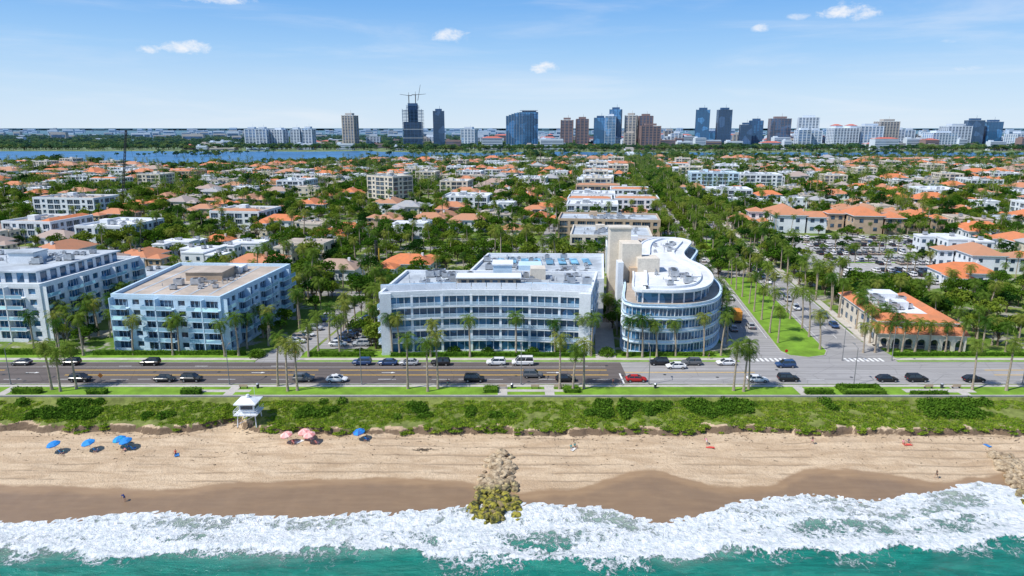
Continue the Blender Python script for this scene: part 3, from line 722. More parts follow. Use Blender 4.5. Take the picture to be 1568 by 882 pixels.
far=[]
y=240.
while y<1190:
    xm=.80*y+70; x=-xm
    while x<xm:
        hx=x+R.uniform(-6,6);hy=y+R.uniform(-6,6)
        dens=.72+.35*noise.noise(Vector((hx*.006,hy*.006,8)))
        if hy<nearsh(hx)-60 and not blocked(hx,hy,8) and R.random()<dens and clear(hx,hy,7.5) and not (-75<hx<20 and 232<hy<345):
            i=R.choices(range(9),(3,4,2,5,2,4,2,2,3))[0]; s=R.uniform(.8,1.2); rz=-SL+R.choice((0,1.5708,3.1416,-1.5708))+R.uniform(-.05,.05)
            if y<620: place(HS[i],'villa',(hx,hy,0),rz,s)
            else:
                if R.random()<.13: far.append((hx,hy,0,.9,-SL,9+R.randrange(5)))
                else: far.append((hx,hy,0,s*1.1,rz,i))
            occ.append((hx,hy,6.8*s))
        x+=27
    y+=27
scatter('distant_neighbourhood_houses',far,HS+CS)
grid={}
for a,c,q in occ: grid.setdefault((int(a//40),int(c//40)),[]).append((a,c,q))
def clear2(x,y,r):
    gx,gy=int(x//40),int(y//40)
    for i in (-1,0,1):
        for j in (-1,0,1):
            for a,c,q in grid.get((gx+i,gy+j),()):
                if (x-a)**2+(y-c)**2<(q+r)**2: return False
    return True
can=[];y=214.
while y<1240:
    st=6.8 if y<600 else 8.8
    xm=.80*y+70;x=-xm
    while x<xm:
        tx=x+R.uniform(-3,3);ty=y+R.uniform(-3,3)
        if ty<nearsh(tx)-4 and not blocked(tx,ty,1.) and clear2(tx,ty,.6):
            dn=noise.noise(Vector((tx*.02,ty*.02,0)))
            if R.random()<.72+.55*dn:
                ispalm=R.random()<.36
                s=R.uniform(.5,1.0)*(1+.45*dn)
                if ispalm: s*=1.1
                if y<520: can.append((tx,ty,0,s,R.uniform(0,6.28),5+R.randrange(6) if ispalm else R.randrange(5)))
                else: can.append((tx,ty,0,s*1.08,R.uniform(0,6.28),14+R.randrange(3) if ispalm else 11+R.randrange(3)))
        x+=st
    y+=st
for y in range(520,1180,9):
    for t in (53,55,66,72,79,92,94): can.append((bx(t+R.uniform(-1,1),y),y,0,R.uniform(.8,1.15),R.uniform(0,6),14+R.randrange(3) if R.random()<.5 else 11+R.randrange(3)))
scatter('town_tree_canopy',can,TREES+PALMS+FTREES+FPALMS)
can=[]
for i in range(12000):
    y=1640+R.random()**1.4*2600; x=R.uniform(-.85,.85)*y
    if x<-300 and y<1700: continue
    can.append((x,y,0,R.uniform(.9,1.8),R.uniform(0,6.28),R.randrange(3)))
for i in range(1500):
    x=R.uniform(-1150,1150); can.append((x,nearsh(x)-R.uniform(0,50),0,R.uniform(.4,.9)*(1+1.6*max(-.3,noise.noise(Vector((x*.012,0,0))))),R.uniform(0,6),R.randrange(3)))
for i in range(420):
    x=R.choice((-640,-150,60,300,420,700,900))+R.gauss(0,55); can.append((x,R.uniform(1300,1560)+60*noise.noise(Vector((x*.01,0,0))),.2,R.uniform(.6,1.2),R.uniform(0,6),R.randrange(3)))
scatter('far_shore_trees',can,FTREES)
# ------------------------------------------------------------ skyline
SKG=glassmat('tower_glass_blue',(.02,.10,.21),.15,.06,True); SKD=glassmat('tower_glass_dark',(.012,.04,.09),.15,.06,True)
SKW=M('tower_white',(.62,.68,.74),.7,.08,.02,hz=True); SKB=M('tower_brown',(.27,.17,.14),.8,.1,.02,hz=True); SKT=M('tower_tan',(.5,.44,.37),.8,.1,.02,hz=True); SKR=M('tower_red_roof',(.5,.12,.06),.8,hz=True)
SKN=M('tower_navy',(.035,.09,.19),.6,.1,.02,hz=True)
def tower(x,y,w,h,wall,glass,style='masonry',d=None,rz=0,crown=1,name='high_rise_tower'):
    d=d or w*.7; b=MB(); b.box(-w/2,w/2,-d/2,d/2,0,h,glass)
    fh=4.; n=int(h/fh); th={'glass':.5,'balcony':1.3,'masonry':1.5}[style]; ov={'glass':.15,'balcony':1.6,'masonry':.5}[style]
    for k in range(n+1):
        z=min(h-.1,k*fh); b.box(-w/2-ov,w/2+ov,-d/2-ov,d/2+ov,z,z+th,wall)
    nb=max(2,int(w/8)); pw={'glass':.5,'balcony':2.2,'masonry':2.6}[style]; po=ov+.2
    for j in range(nb+1):
        c=-w/2+w*j/nb
        for sg in (-1,1): b.box(c-pw/2,c+pw/2,min(sg*d/2,sg*(d/2+po)),max(sg*d/2,sg*(d/2+po)),0,h+.6,wall)
    nb=max(2,int(d/8))
    for j in range(nb+1):
        c=-d/2+d*j/nb
        for sg in (-1,1): b.box(min(sg*w/2,sg*(w/2+po+.1)),max(sg*w/2,sg*(w/2+po+.1)),c-pw/2,c+pw/2,0,h+.7,wall)
    if crown==1: b.box(-w*.3,w*.3,-d*.3,d*.3,h+th,h+th+5,wall); b.cone((w*.1,0,h+5),(w*.1,0,h+14),.5,.2,wall,5)
    if crown==2:
        for sg in (-1,1): b.box(sg*w*.3-w*.14,sg*w*.3+w*.14,-d*.4,d*.4,h+th,h+th+6,wall); hip(b,sg*w*.3-w*.14,sg*w*.3+w*.14,-d*.4,d*.4,h+th+6,4,SKR)
    b.obj(name,(x,y,0),rz)
for a in ((-716,1930,34,50,SKW,SKG,'balcony'),(-676,1900,32,50,SKW,SKG,'balcony'),(-634,1910,36,48,SKW,SKG,'balcony'),(-585,1900,28,49,SKW,SKD,'masonry'),(-552,1900,30,51,SKW,SKG,'balcony'),
 (-438,1900,36,86,SKT,SKG,'balcony'),(-386,1950,38,30,SKW,SKD,'masonry'),(-198,1900,32,98,SKN,SKD,'glass'),(-115,1880,40,50,SKW,SKG,'masonry'),
 (149,1900,34,74,SKB,SKD,'masonry'),(190,1900,34,76,SKB,SKD,'masonry'),(239,1900,36,80,SKN,SKG,'glass'),(280,1900,34,102,SKN,SKG,'glass'),(264,1880,30,84,SKW,SKG,'glass'),
 (322,1900,32,86,SKT,SKD,'masonry'),(361,1900,38,84,SKB,SKD,'masonry'),(347,1760,50,58,SKB,SKD,'masonry'),(300,1780,30,40,SKT,SKD,'masonry'),
 (515,1900,38,101,SKN,SKG,'glass'),(573,1900,38,101,SKN,SKD,'glass'),(633,1900,32,62,SKN,SKD,'glass'),(671,1930,36,72,SKN,SKG,'masonry'),(724,1900,56,78,SKB,SKD,'glass'),(740,1780,34,48,SKW,SKG,'balcony'),(801,1900,54,80,SKW,SKD,'masonry'),(776,1790,30,46,SKW,SKG,'masonry'),
 (943,1850,60,58,SKW,SKG,'masonry'),(1014,1900,54,70,SKT,SKD,'masonry'),(1075,1950,30,48,SKW,SKD,'masonry'),(1132,1850,70,40,SKW,SKG,'masonry'),(1202,1900,66,58,SKW,SKD,'masonry'),(1284,1950,44,74,SKN,SKD,'glass'),(1335,1950,44,70,SKN,SKG,'glass'),(1355,1850,76,38,SKW,SKG,'masonry')):
    tower(a[0],a[1],a[2]*.93,a[3],*a[4:7],rz=R.uniform(-.3,.1))
for i in range(34):
    x=R.choice((R.uniform(380,520),R.uniform(600,1450),R.uniform(-340,140),R.uniform(850,1500))); wm,gm,st_=R.choice(((SKW,SKG,'masonry'),(SKT,SKD,'masonry'),(SKW,SKG,'balcony'),(SKN,SKG,'glass'),(SKB,SKD,'masonry')))
    tower(x,R.uniform(2000,2250),R.uniform(26,56),R.uniform(28,56) if x>140 else R.uniform(20,34),wm,gm,st_,rz=R.uniform(-.3,.2))
tower(874,1850,64,52,SKW,SKD,'masonry',crown=2)
b=MB(); n=12; yb=1900
for i in range(n):
    x0=-43+86*i/n;x1=-43+86*(i+1)/n; hh=82+13*math.sin(math.pi*.5*min(1,(i+1)/7)); yy=-8*math.sin(math.pi*(i+.5)/n)
    b.box(x0,x1,yy-16,18,0,hh,SKG); b.box(x0-.2,x0+.2,yy-16.4,yy-16,0,hh+1,SKW)
    for k in range(int(hh/4)): b.box(x0,x1,yy-16.3,yy-16.01,k*4,k*4+.6,SKN)
b.box(0,38,-12,12,95,98,SKN); b.box(-6,42,-20,14,99,99.8,SKW); b.obj('raked_glass_tower',(27,yb,0))
CR=M('crane_steel',(.06,.05,.05),.6)
b=MB()
b.box(-24,24,-18,18,0,70,SKD); b.box(-12,12,-10,10,70,118,SKN)
for k in range(29):
    z=k*3.8+4; s=1 if k<26 else .6; b.box(-27*s,27*s,-20*s,20*s,z,z+1.0,SKN if k>16 else SKW if k%6==0 else SKN)
    for j in range(6): b.box((-26+j*10.2)*s,(-25+j*10.2)*s,-20*s,-19*s,z+1,z+3.8,SKN)
for dx,top,ang in ((-10,138,2.5),(8,140,.3)):
    b.box(dx-1,dx+1,-1,1,100,top,CR); v=Vector((math.cos(ang)*30,0,abs(math.sin(ang))*16+4)); b.cone((dx,0,top),(dx+v.x,0,top+v.z*.25),.9,.5,CR,4); b.cone((dx,0,top),(dx-v.x*.35,0,top),1.2,1.2,CR,4); b.cone((dx,0,top),(dx,0,top+9),.8,.3,CR,4)
b.cone((14,0,125),(22,0,166),.9,.5,CR,4); b.obj('tower_under_construction',(-267,1900,0))
b=MB()
for i in range(300):
    y=1700+R.random()*900; x=R.uniform(-900,1750) if i>90 else R.uniform(200,1650); w=R.uniform(18,60);d=R.uniform(15,30);h=R.uniform(8,30) if x>-150 else R.uniform(6,16)
    wm=R.choice((SKW,SKW,SKT,SKW,SKB)); b.box(x-w/2,x+w/2,y-d/2,y+d/2,0,h,wm)
    for k in range(int(h/4)): b.box(x-w/2+1,x+w/2-1,y-d/2-.2,y-d/2+.1,k*4+1.6,k*4+3.2,SKD)
    b.box(x-w/2+2,x-w/4,y-d/4,y+d/4,h,h+3,wm)
    if R.random()<.15: hip(b,x-w/2,x+w/2,y-d/2,y+d/2,h+.3,4,SKR)
b.obj('far_shore_low_rise_city')
b=MB()
for i in range(380):
    y=R.uniform(2600,9000); x=R.uniform(-.8,.8)*y; w=R.uniform(20,90);h=R.uniform(8,26)*(1+y/9000); b.box(x-w/2,x+w/2,y-10,y+10,0,h,SKW if R.random()<.7 else SKT)
    b.box(x-w/2+3,x+w/2-3,y-10.4,y-10,h*.35,h*.7,SKD)
b.obj('distant_suburb_buildings')
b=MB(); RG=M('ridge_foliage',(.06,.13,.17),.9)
for i in range(400):
    x=-14000+i*70+R.uniform(-30,30); h=R.uniform(10,34); b.box(x-R.uniform(30,120),x+R.uniform(30,120),13000,13100,0,h,RG)
b.obj('horizon_treeline')
b=MB(); b.box(-7,7,0,420,5,6.4,SKW)
for k in range(17): b.box(-6,6,k*24,k*24+3,0,5,SKW)
for k in (230,270): b.box(-8,8,k,k+8,6.4,14,SKT)
b.obj('causeway_bridge',(bx(73,1210),1210,0),-SL)
# ------------------------------------------------------------ cranes
b=MB(); 
def lattice(b,p,q,w,mat,n=16,r=.12):
    p=Vector(p);q=Vector(q);ax=(q-p).normalized();u=ax.orthogonal().normalized();v=ax.cross(u)
    c=[(u+v)*w,(u-v)*w,(-u-v)*w,(v-u)*w]
    for k in c: b.cone(p+k,q+k*.6,r,r,mat,4)
    for i in range(n):
        a=p+(q-p)*(i/n); e=p+(q-p)*((i+1)/n)
        for k in range(4): b.cone(a+c[k],e+c[(k+1)%4],r*.6,r*.6,mat,3)
lattice(b,(0,0,2.4),(9,0,53),.6,DARKM,22,.16); b.box(-3,3,-1.6,1.6,.9,3,YEL); b.box(-3.3,3.3,-2,-1.2,0,.9,DARKM); b.box(-3.3,3.3,1.2,2,0,.9,DARKM); b.box(1,2.4,-1.8,-.8,3,4.4,GLASS); b.cone((9,0,53),(11.5,0,36),.07,.07,DARKM,4)
b.obj('crawler_crane',(-268,470,0))
b=MB(); lattice(b,(0,0,2),(0,0,15.5),.45,DARKM,12,.14); b.cone((.9,0,1),(.9,0,12.5),.3,.3,YEL,8); b.box(-1.5,2.5,-1.3,1.3,.7,2.6,YEL); b.box(-2,3,-1.6,-1,0,.7,DARKM); b.box(-2,3,1,1.6,0,.7,DARKM); b.obj('drilling_rig',(-49,243,0))
# ------------------------------------------------------------ cars
PAINT={k:M('car_paint_'+k,c,.25,.03,1,spec=.6) for k,c in {'black':(.015,.016,.02),'grey':(.12,.125,.13),'silver':(.4,.41,.42),'white':(.75,.75,.74),'red':(.45,.02,.02),'blue':(.03,.07,.17),'tan':(.35,.3,.24)}.items()}
CGL=M('car_glass',(.02,.025,.03),.05,.02,1,spec=.9); RIM=M('wheel_rim',(.45,.45,.46),.35,metal=.7); HL=M('headlight',(.8,.8,.78),.2); TL=M('taillight',(.4,.01,.01),.3)
def car_mesh(col,kind='sedan'):
    b=MB(); p=PAINT[col]
    if kind=='sedan': st=[(-2.35,.62,.80,.70),(-2.2,.42,.95,.86),(-1.5,.3,.98,.92),(0,.28,.97,.93),(1.2,.3,.92,.92),(2.0,.36,.80,.86),(2.32,.48,.66,.68)]; cab=[(-1.95,1.25),(-1.25,.35),1.45]
    elif kind=='suv': st=[(-2.3,.6,1.0,.78),(-2.2,.45,1.12,.9),(-1.4,.36,1.13,.95),(0,.34,1.1,.95),(1.2,.36,1.08,.94),(2.0,.42,1.0,.9),(2.3,.55,.8,.74)]; cab=[(-2.2,1.2),(-1.9,.45),1.75]
    else: st=[(-2.6,.5,1.1,.9),(-2.5,.4,1.2,.98),(-1.4,.36,1.2,1.0),(0,.34,1.2,1.0),(1.6,.36,1.15,.98),(2.3,.42,1.0,.92),(2.55,.55,.8,.8)]; cab=[(-2.55,1.75),(-2.45,.9),2.15]
    sec=[]
    for x,z0,z1,w in st: sec.append([(x,-w*.94,z0),(x,-w,z0+.2),(x,-w,z1-.14),(x,-w*.86,z1),(x,w*.86,z1),(x,w,z1-.14),(x,w,z0+.2),(x,w*.94,z0)])
    for a,c in zip(sec,sec[1:]):
        for j in range(8): b.face([a[j],c[j],c[(j+1)%8],a[(j+1)%8]][::-1],p)
    b.face(sec[0],p); b.face(sec[-1][::-1],p)
    (x0,x1),(t0,t1),zt=cab; zb=st[3][2]-.03; W=st[3][3]*.86; w=W*.8
    B=[(x0,-W,zb),(x1,-W,zb),(x1,W,zb),(x0,W,zb)];T=[(t0,-w,zt),(t1,-w,zt),(t1,w,zt),(t0,w,zt)]
    b.hexa(B,T,CGL); b.hexa([(t0-.03,-w-.03,zt-.04),(t1+.03,-w-.03,zt-.04),(t1+.03,w+.03,zt-.04),(t0-.03,w+.03,zt-.04)],[(t0+.1,-w+.1,zt+.05),(t1-.1,-w+.1,zt+.05),(t1-.1,w-.1,zt+.05),(t0+.1,w-.1,zt+.05)],p)
    for sg in (-1,1):
        for xb,xt in ((x0,t0),(x1,t1),((x0+x1)/2-.15,(t0+t1)/2-.1)): b.cone((xb,sg*W,zb),(xt,sg*w,zt),.06,.05,p,4)
        b.box(x1-.35,x1-.15,sg*(W+.2)-.1,sg*(W+.2)+.1,zb+.02,zb+.2,p)
        for xw in (st[0][0]+.9,st[-1][0]-.88):
            y=sg*(st[3][3]-.1); b.cone((xw,y-.13,.34),(xw,y+.13,.34),.34,.34,BLACK,14); yo=y+sg*.135; b.cone((xw,y,.34),(xw,yo,.34),.21,.2,RIM,8)
        xf=st[-1][0]-.1; b.box(xf-.1,xf+.06,sg*.5-.16,sg*.5+.16,st[-1][2]-.1,st[-1][2]+.03,HL); xr=st[0][0]; b.box(xr-.03,xr+.1,sg*.52-.15,sg*.52+.15,st[0][2]-.2,st[0][2]-.05,TL)
    return b.mesh('car_'+kind)
_c={}
def car(x,y,col,kind='sedan',rz=0,z=.02):
    if (col,kind) not in _c: _c[col,kind]=car_mesh(col,kind)
    place(_c[col,kind],'van' if kind=='van' else ('suv_car' if kind=='suv' else 'sedan_car'),(x,y,z),rz)
for x,y,c,k in ((-96,143.2,'black','suv'),(-77.2,143.2,'black','sedan'),(-71.3,143.3,'black','suv'),(-46.4,143.4,'grey','suv'),(-38.9,143.1,'white','sedan'),(-8.4,143.2,'black','suv'),(4.7,145.7,'grey','suv'),(12,143.3,'black','sedan'),(27.6,143.1,'red','sedan'),(54.5,143,'white','sedan'),(61.5,143.4,'black','suv'),(83.4,143.2,'black','sedan'),(90,143.2,'black','suv'),(102.6,143,'black','sedan')): car(x,y,c,k)
for x,y,c,k in ((-116.7,154,'grey','sedan'),(-105,154,'black','suv'),(-86,153.9,'black','suv'),(-35.7,154.1,'blue','suv'),(-29.6,154,'blue','sedan'),(-24.6,154,'silver','sedan'),(-17,153.9,'black','suv'),(-3.8,154,'white','suv'),(2.5,154,'white','van'),(35,154.1,'black','suv'),(38.4,151.6,'white','sedan'),(42.7,154,'grey','suv'),(50.9,154,'white','sedan'),(64.4,152.4,'blue','suv')): car(x,y,c,k,math.pi)
cols=['white','white','silver','grey','black','blue','white','tan','white','silver','black']
for i in range(16):
    if R.random()<.65: car(bx(-58,168+i*2.9),168+i*2.9,R.choice(cols),R.choice(('suv','sedan')),0)
for i in range(9):
    if R.random()<.8: car(-45+i*.4,168.5+i*3,R.choice(cols),'sedan',0)
    if R.random()<.8: car(-39+i*.4,168.5+i*3,R.choice(cols),'suv',math.pi)
for y in range(185,620,11):
    for t,rz in ((58.3,math.pi/2-SL),(64,math.pi/2-SL),(82,-math.pi/2-SL),(87.8,-math.pi/2-SL)):
        if R.random()<.6: car(bx(t,y),y+R.uniform(-3,3),R.choice(cols),R.choice(('suv','sedan')),rz)
b=MB(); g=MB()
for row in range(10):
    y=240+row*11.2-(0 if row%2 else 2.6); x0=119+(y-240)*.22+4; x1=172+(y-240)*.57-8
    x=x0
    if row%2: g.box(x0,x1,y+5.3,y+6.9,-.02,.15,GRASS)
    while x<x1:
        b.face([(x,y,.04),(x+.12,y,.04),(x+.12,y+5,.04),(x,y+5,.04)],WPAINT)
        q=R.random()
        if q<.72: car(x+1.4,y+2.5,R.choice(cols),R.choice(('suv','sedan')),math.pi/2,.03)
        if row%2 and R.random()<.22: tree(x+1.4,y+6.1,R.uniform(3.5,6))
        elif row%2 and R.random()<.12: palm(x+1.4,y+6.1,R.uniform(6,8))
        x+=2.8
b.obj('parking_bay_lines'); g.obj('parking_islands')
b=MB(); b.box(-3.4,1.2,-1.2,1.2,1.0,3.6,M('truck_body_orange',(.7,.28,.04),.5)); b.hexa([(1.3,-1.1,.6),(3.3,-1.1,.6),(3.3,1.1,.6),(1.3,1.1,.6)],[(1.3,-1.05,2.7),(2.7,-1.05,2.7),(2.7,1.05,2.7),(1.3,1.05,2.7)],PAINT['white']); b.box(2.9,3.12,-.9,.9,1.6,2.2,CGL); b.box(-3.4,3,-.9,.9,.6,1,DARKM)
for x in (-2.4,-1.3,2.3):
    for s in (-1,1): b.cone((x,s*1.0-.15,.48),(x,s*1.0+.15,.48),.48,.48,BLACK,14)
b.obj('delivery_truck',(bx(61,192),192,.02),math.pi/2-SL)
# ------------------------------------------------------------ street furniture
POLE=M('lamp_pole_metal',(.22,.22,.22),.5)
lb=MB(); lb.cone((0,0,0),(0,0,.5),.22,.16,POLE,8); lb.cone((0,0,.5),(0,0,8.5),.11,.07,POLE,8); lb.cone((0,0,8.4),(0,1.8,8.9),.05,.04,POLE,6); lb.box(-.15,.15,1.5,2.3,8.82,8.98,POLE); lm=lb.mesh('lamp')
for x in (-110,-62,-33,2,30,75,112): place(lm,'street_lamp',(x,141.0,0))
for x in (80,92): place(lm,'street_lamp',(x,157,0),math.pi)
sb=MB(); O=M('orange_sign',(.8,.2,.03),.5); sb.cone((0,0,0),(0,0,2.6),.04,.04,POLE,6); sb.hexa([(-.6,-.03,2.2),(0,-.03,1.6),(0,.0,1.6),(-.6,0,2.2)],[(0,-.03,2.8),(.6,-.03,2.2),(.6,0,2.2),(0,0,2.8)],O); sm=sb.mesh('sign')
for x,y in ((-52.5,157),(-90,140.9)): place(sm,'roadwork_sign',(x,y,0))
sb=MB(); sb.cone((0,0,0),(0,0,2.4),.04,.04,METAL,6); sb.cone((0,-.04,2.3),(0,0,2.3),.4,.4,M('stop_sign_red',(.5,.02,.02)),8); sb.obj('stop_sign',(66.5,157.5,0)); 
bb=MB(); bb.box(-.9,.9,-.2,.25,.42,.5,TAN); bb.box(-.9,.9,.22,.3,.5,.95,TAN); bb.box(-.8,-.7,-.2,.25,0,.42,DARKM); bb.box(.7,.8,-.2,.25,0,.42,DARKM); bm=bb.mesh('bench')
for x in (-58,-2,5,10,90,96): place(bm,'park_bench',(x,138.8,.08),math.pi)
bb=MB(); bb.cone((0,0,0),(0,0,.95),.28,.32,DARKM,10); bb.cone((0,0,.95),(0,0,1.1),.34,.2,METAL,10); bm=bb.mesh('bin')
for x in (-55,0,31,93): place(bm,'litter_bin',(x,138.9,.08))
b=MB(); LG=M('lifeguard_white',(.72,.75,.78),.5)
for x in (-1.7,1.7):
    for y in (-1.5,1.5): b.cone((x*1.1,y*1.1,-.6),(x,y,2.0),.12,.1,LG,6)
for s in (-1,1): b.cone((-1.8,s*1.5,0),(1.8,s*1.5,1.9),.06,.06,LG,5)
b.box(-2.3,2.3,-2.2,2.0,2.0,2.15,LG); b.box(-1.5,1.5,-1.1,1.5,2.15,4.2,LG); b.box(-1.2,1.2,-1.16,-1.05,2.95,3.9,GLASS); b.box(-1.56,-1.45,-.8,1.2,2.95,3.9,GLASS); b.box(1.45,1.56,-.8,1.2,2.95,3.9,GLASS)
hip(b,-1.7,1.7,-1.6,1.7,4.4,.9,LG,.5); b.cone((0,0,5.2),(0,0,5.7),.5,.3,LG,8); b.cone((1,1,5),(1,1,7),.03,.03,LG,4)
for x0,x1,y0,y1 in ((-2.3,2.3,-2.2,-2.14),(-2.3,-2.24,-2.2,2),(2.24,2.3,-2.2,2)):
    b.box(x0,x1,y0,y1,2.95,3.03,LG); b.box(x0,x1,y0,y1,2.55,2.6,LG)
for x in (-2.27,-1.1,0,1.1,2.27): b.box(x-.03,x+.03,-2.2,-2.14,2.15,3,LG)
b.hexa([(-.5,2,1.9),(.5,2,1.9),(.5,5,.2),(-.5,5,.2)],[(-.5,2,2.0),(.5,2,2.0),(.5,5,.3),(-.5,5,.3)],LG)
b.obj('lifeguard_tower',(-52.6,127.3,gz(-52.6,127.3)))
def umbrella(x,y,c1,c2,tilt=.15):
    b=MB(); z=gz(x,y); n=8;T=(0,0,2.25)
    ma=M('umbrella_fabric_a',c1,.7); mb=M('umbrella_fabric_b',c2,.7)
    for i in range(n):
        a0=2*math.pi*i/n;a1=2*math.pi*(i+1)/n; m=ma if i%2 else mb
        P=lambda a,r,zz:(r*math.cos(a),r*math.sin(a),zz)
        b.face([T,P(a0,.7,2.1),P(a1,.7,2.1)],m); b.face([P(a0,.7,2.1),P(a0,1.2,1.75),P(a1,1.2,1.75),P(a1,.7,2.1)],m)
        b.face([P(a0,1.2,1.75),P(a0,1.21,1.6),P(a1,1.21,1.6),P(a1,1.2,1.75)],m)
    b.cone((0,0,-.2),(0,0,2.35),.03,.03,LG,6); o=b.obj('beach_umbrella',(x,y,z)); o.rotation_euler=(tilt,-tilt,0)
    c=MB(); c.hexa([(-.3,-.3,.3),(.3,-.3,.3),(.3,.3,.22),(-.3,.3,.22)],[(-.3,-.3,.34),(.3,-.3,.34),(.3,.3,.26),(-.3,.3,.26)],mb); c.hexa([(-.3,.3,.22),(.3,.3,.22),(.3,.36,.22),(-.3,.36,.22)],[(-.3,.6,.9),(.3,.6,.9),(.3,.66,.9),(-.3,.66,.9)],ma)
    for sx_ in (-.3,.3): c.cone((sx_,-.3,0),(sx_,.45,.55),.02,.02,METAL,5); c.cone((sx_,.4,0),(sx_,-.3,.32),.02,.02,METAL,5)
    c.obj('beach_chair',(x+1.3,y-.4,gz(x+1.3,y-.4)),2.6)
BL=(.02,.22,.6); PK=(.75,.3,.28)
for x,y,c1,c2 in ((-85.5,117.8,BL,BL),(-79.5,118.6,BL,(.03,.3,.7)),(-74.3,119.8,(.02,.35,.6),BL),(-72.8,119.2,BL,BL),(-29.3,122.2,BL,(.03,.12,.4)),(-43,121.2,PK,(.8,.5,.45)),(-40,122.4,PK,(.8,.5,.45)),(-38.6,121.2,PK,(.8,.5,.45))): umbrella(x,y,c1,c2)
# ------------------------------------------------------------ people
SKIN=M('skin',(.45,.26,.17),.6,.05); HAIR=M('hair',(.05,.03,.02),.7); EYE=M('eye',(.02,.02,.02),.2)
def person(x,y,pose,rz,top,bot,z=None):
    J={'pel':(0,0,.95),'sp':(0,0,1.15),'ch':(0,0,1.36),'nk':(0,0,1.5),'hd':(0,.03,1.6),'ht':(0,.03,1.69)}
    for s,n in ((1,'L'),(-1,'R')):
        J.update({'hip'+n:(s*.1,0,.9),'kn'+n:(s*.11,.02,.5),'an'+n:(s*.11,-.02,.09),'to'+n:(s*.13,.15,.04),'sh'+n:(s*.19,0,1.41),'el'+n:(s*.25,-.02,1.13),'wr'+n:(s*.26,.08,.88)})
    if pose=='walk':
        J.update(knL=(.11,.2,.53),anL=(.11,.28,.1),toL=(.12,.44,.07),knR=(-.11,-.02,.52),anR=(-.11,-.32,.2),toR=(-.12,-.24,.05),elL=(.24,-.14,1.15),wrL=(.24,-.12,.9),elR=(-.24,.08,1.13),wrR=(-.22,.26,.98))
    if pose=='sit':
        for k in list(J):
            if k[:2] in('pe','sp','ch','nk','hd','ht','hi','sh','el','wr'): J[k]=(J[k][0],J[k][1]-.05-(J[k][2]-.95)*.25,J[k][2]-.8)
        for s,n in ((1,'L'),(-1,'R')): J.update({'kn'+n:(s*.16,.36,.42),'an'+n:(s*.15,.68,.09),'to'+n:(s*.17,.84,.05),'wr'+n:(s*.2,.22,.38),'el'+n:(s*.26,.0,.34)})
    if pose=='bend':
        for k,v in dict(sp=(0,.12,1.12),ch=(0,.33,1.2),nk=(0,.44,1.24),hd=(0,.54,1.24),ht=(0,.62,1.22)).items(): J[k]=v
        for s,n in ((1,'L'),(-1,'R')): J.update({'sh'+n:(s*.19,.38,1.18),'el'+n:(s*.22,.42,.88),'wr'+n:(s*.18,.5,.62)})
    rad=dict(pel=.14,sp=.12,ch=.15,nk=.055,hd=.1,ht=.075,hip=.095,kn=.06,an=.04,to=.035,sh=.065,el=.042,wr=.028)
    E=[('pel','sp'),('sp','ch'),('ch','nk'),('nk','hd'),('hd','ht')]
    for n in 'LR': E+=[('pel','hip'+n),('hip'+n,'kn'+n),('kn'+n,'an'+n),('an'+n,'to'+n),('ch','sh'+n),('sh'+n,'el'+n),('el'+n,'wr'+n)]
    for s,n in ((1,'L'),(-1,'R')):
        e=Vector(J['el'+n]);w=Vector(J['wr'+n]); d=(w-e).normalized(); J['pa'+n]=tuple(w+d*.07); rad['pa']=.03; E.append(('wr'+n,'pa'+n))
        for i,o in enumerate((-.03,-.012,.008,.026)):
            J['f%d%s'%(i,n)]=tuple(w+d*(.14+(.02 if i in(1,2) else 0))+Vector((0,o,0))); E.append(('pa'+n,'f%d%s'%(i,n)))
        J['th'+n]=tuple(w+d*.08+Vector((-s*.01,.06,0))); E.append(('wr'+n,'th'+n))
    ks=list(J); me=bpy.data.meshes.new('body'); me.from_pydata([J[k] for k in ks],[(ks.index(a),ks.index(c)) for a,c in E],[])
    o=bpy.data.objects.new('tmp',me); ROOT.objects.link(o); o.modifiers.new('s','SKIN'); sv=me.skin_vertices[0].data
    for i,k in enumerate(ks):
        r=rad.get(k) or rad.get(k[:-1]) or .009; sv[i].radius=(r,r*.85); sv[i].use_root=(k=='pel')
    sub=o.modifiers.new('u','SUBSURF'); sub.levels=1; sub.render_levels=1
    dg=bpy.context.evaluated_depsgraph_get(); m2=bpy.data.meshes.new_from_object(o.evaluated_get(dg)); bpy.data.objects.remove(o)
    m2.materials.clear()
    for mm in (SKIN,top,bot,HAIR,EYE): m2.materials.append(mm)
    vs={k:Vector(v) for k,v in J.items()}
    for p in m2.polygons:
        best=None
        for a,c in E:
            A,C=vs[a],vs[c]; t=max(0,min(1,(p.center-A).dot(C-A)/max(1e-6,(C-A).length_squared))); dd=(A+(C-A)*t-p.center).length
            if best is None or dd<best[0]: best=(dd,a,c,t)
        _,a,c,t=best; p.use_smooth=True
        if c in('sp','ch') or (c[:2]=='sh') or (c[:2]=='el' and t<.4): p.material_index=1
        elif c[:3]=='hip' or (c[:2]=='kn' and t<.5): p.material_index=2
        elif c=='ht' or (c=='hd' and t>.4 and p.center.y<vs['hd'].y-.01): p.material_index=3
    if z is None: z=gz(x,y)
    ob=place(m2,'person',(x,y,z),rz)
    f=MB(); h=vs['hd'] 
    for s in (-1,1): f.box(h.x+s*.035-.012,h.x+s*.035+.012,h.y+.075,h.y+.095,h.z+.01,h.z+.025,EYE); f.box(h.x+s*.09-.012,h.x+s*.09+.012,h.y-.02,h.y+.02,h.z-.02,h.z+.03,SKIN)
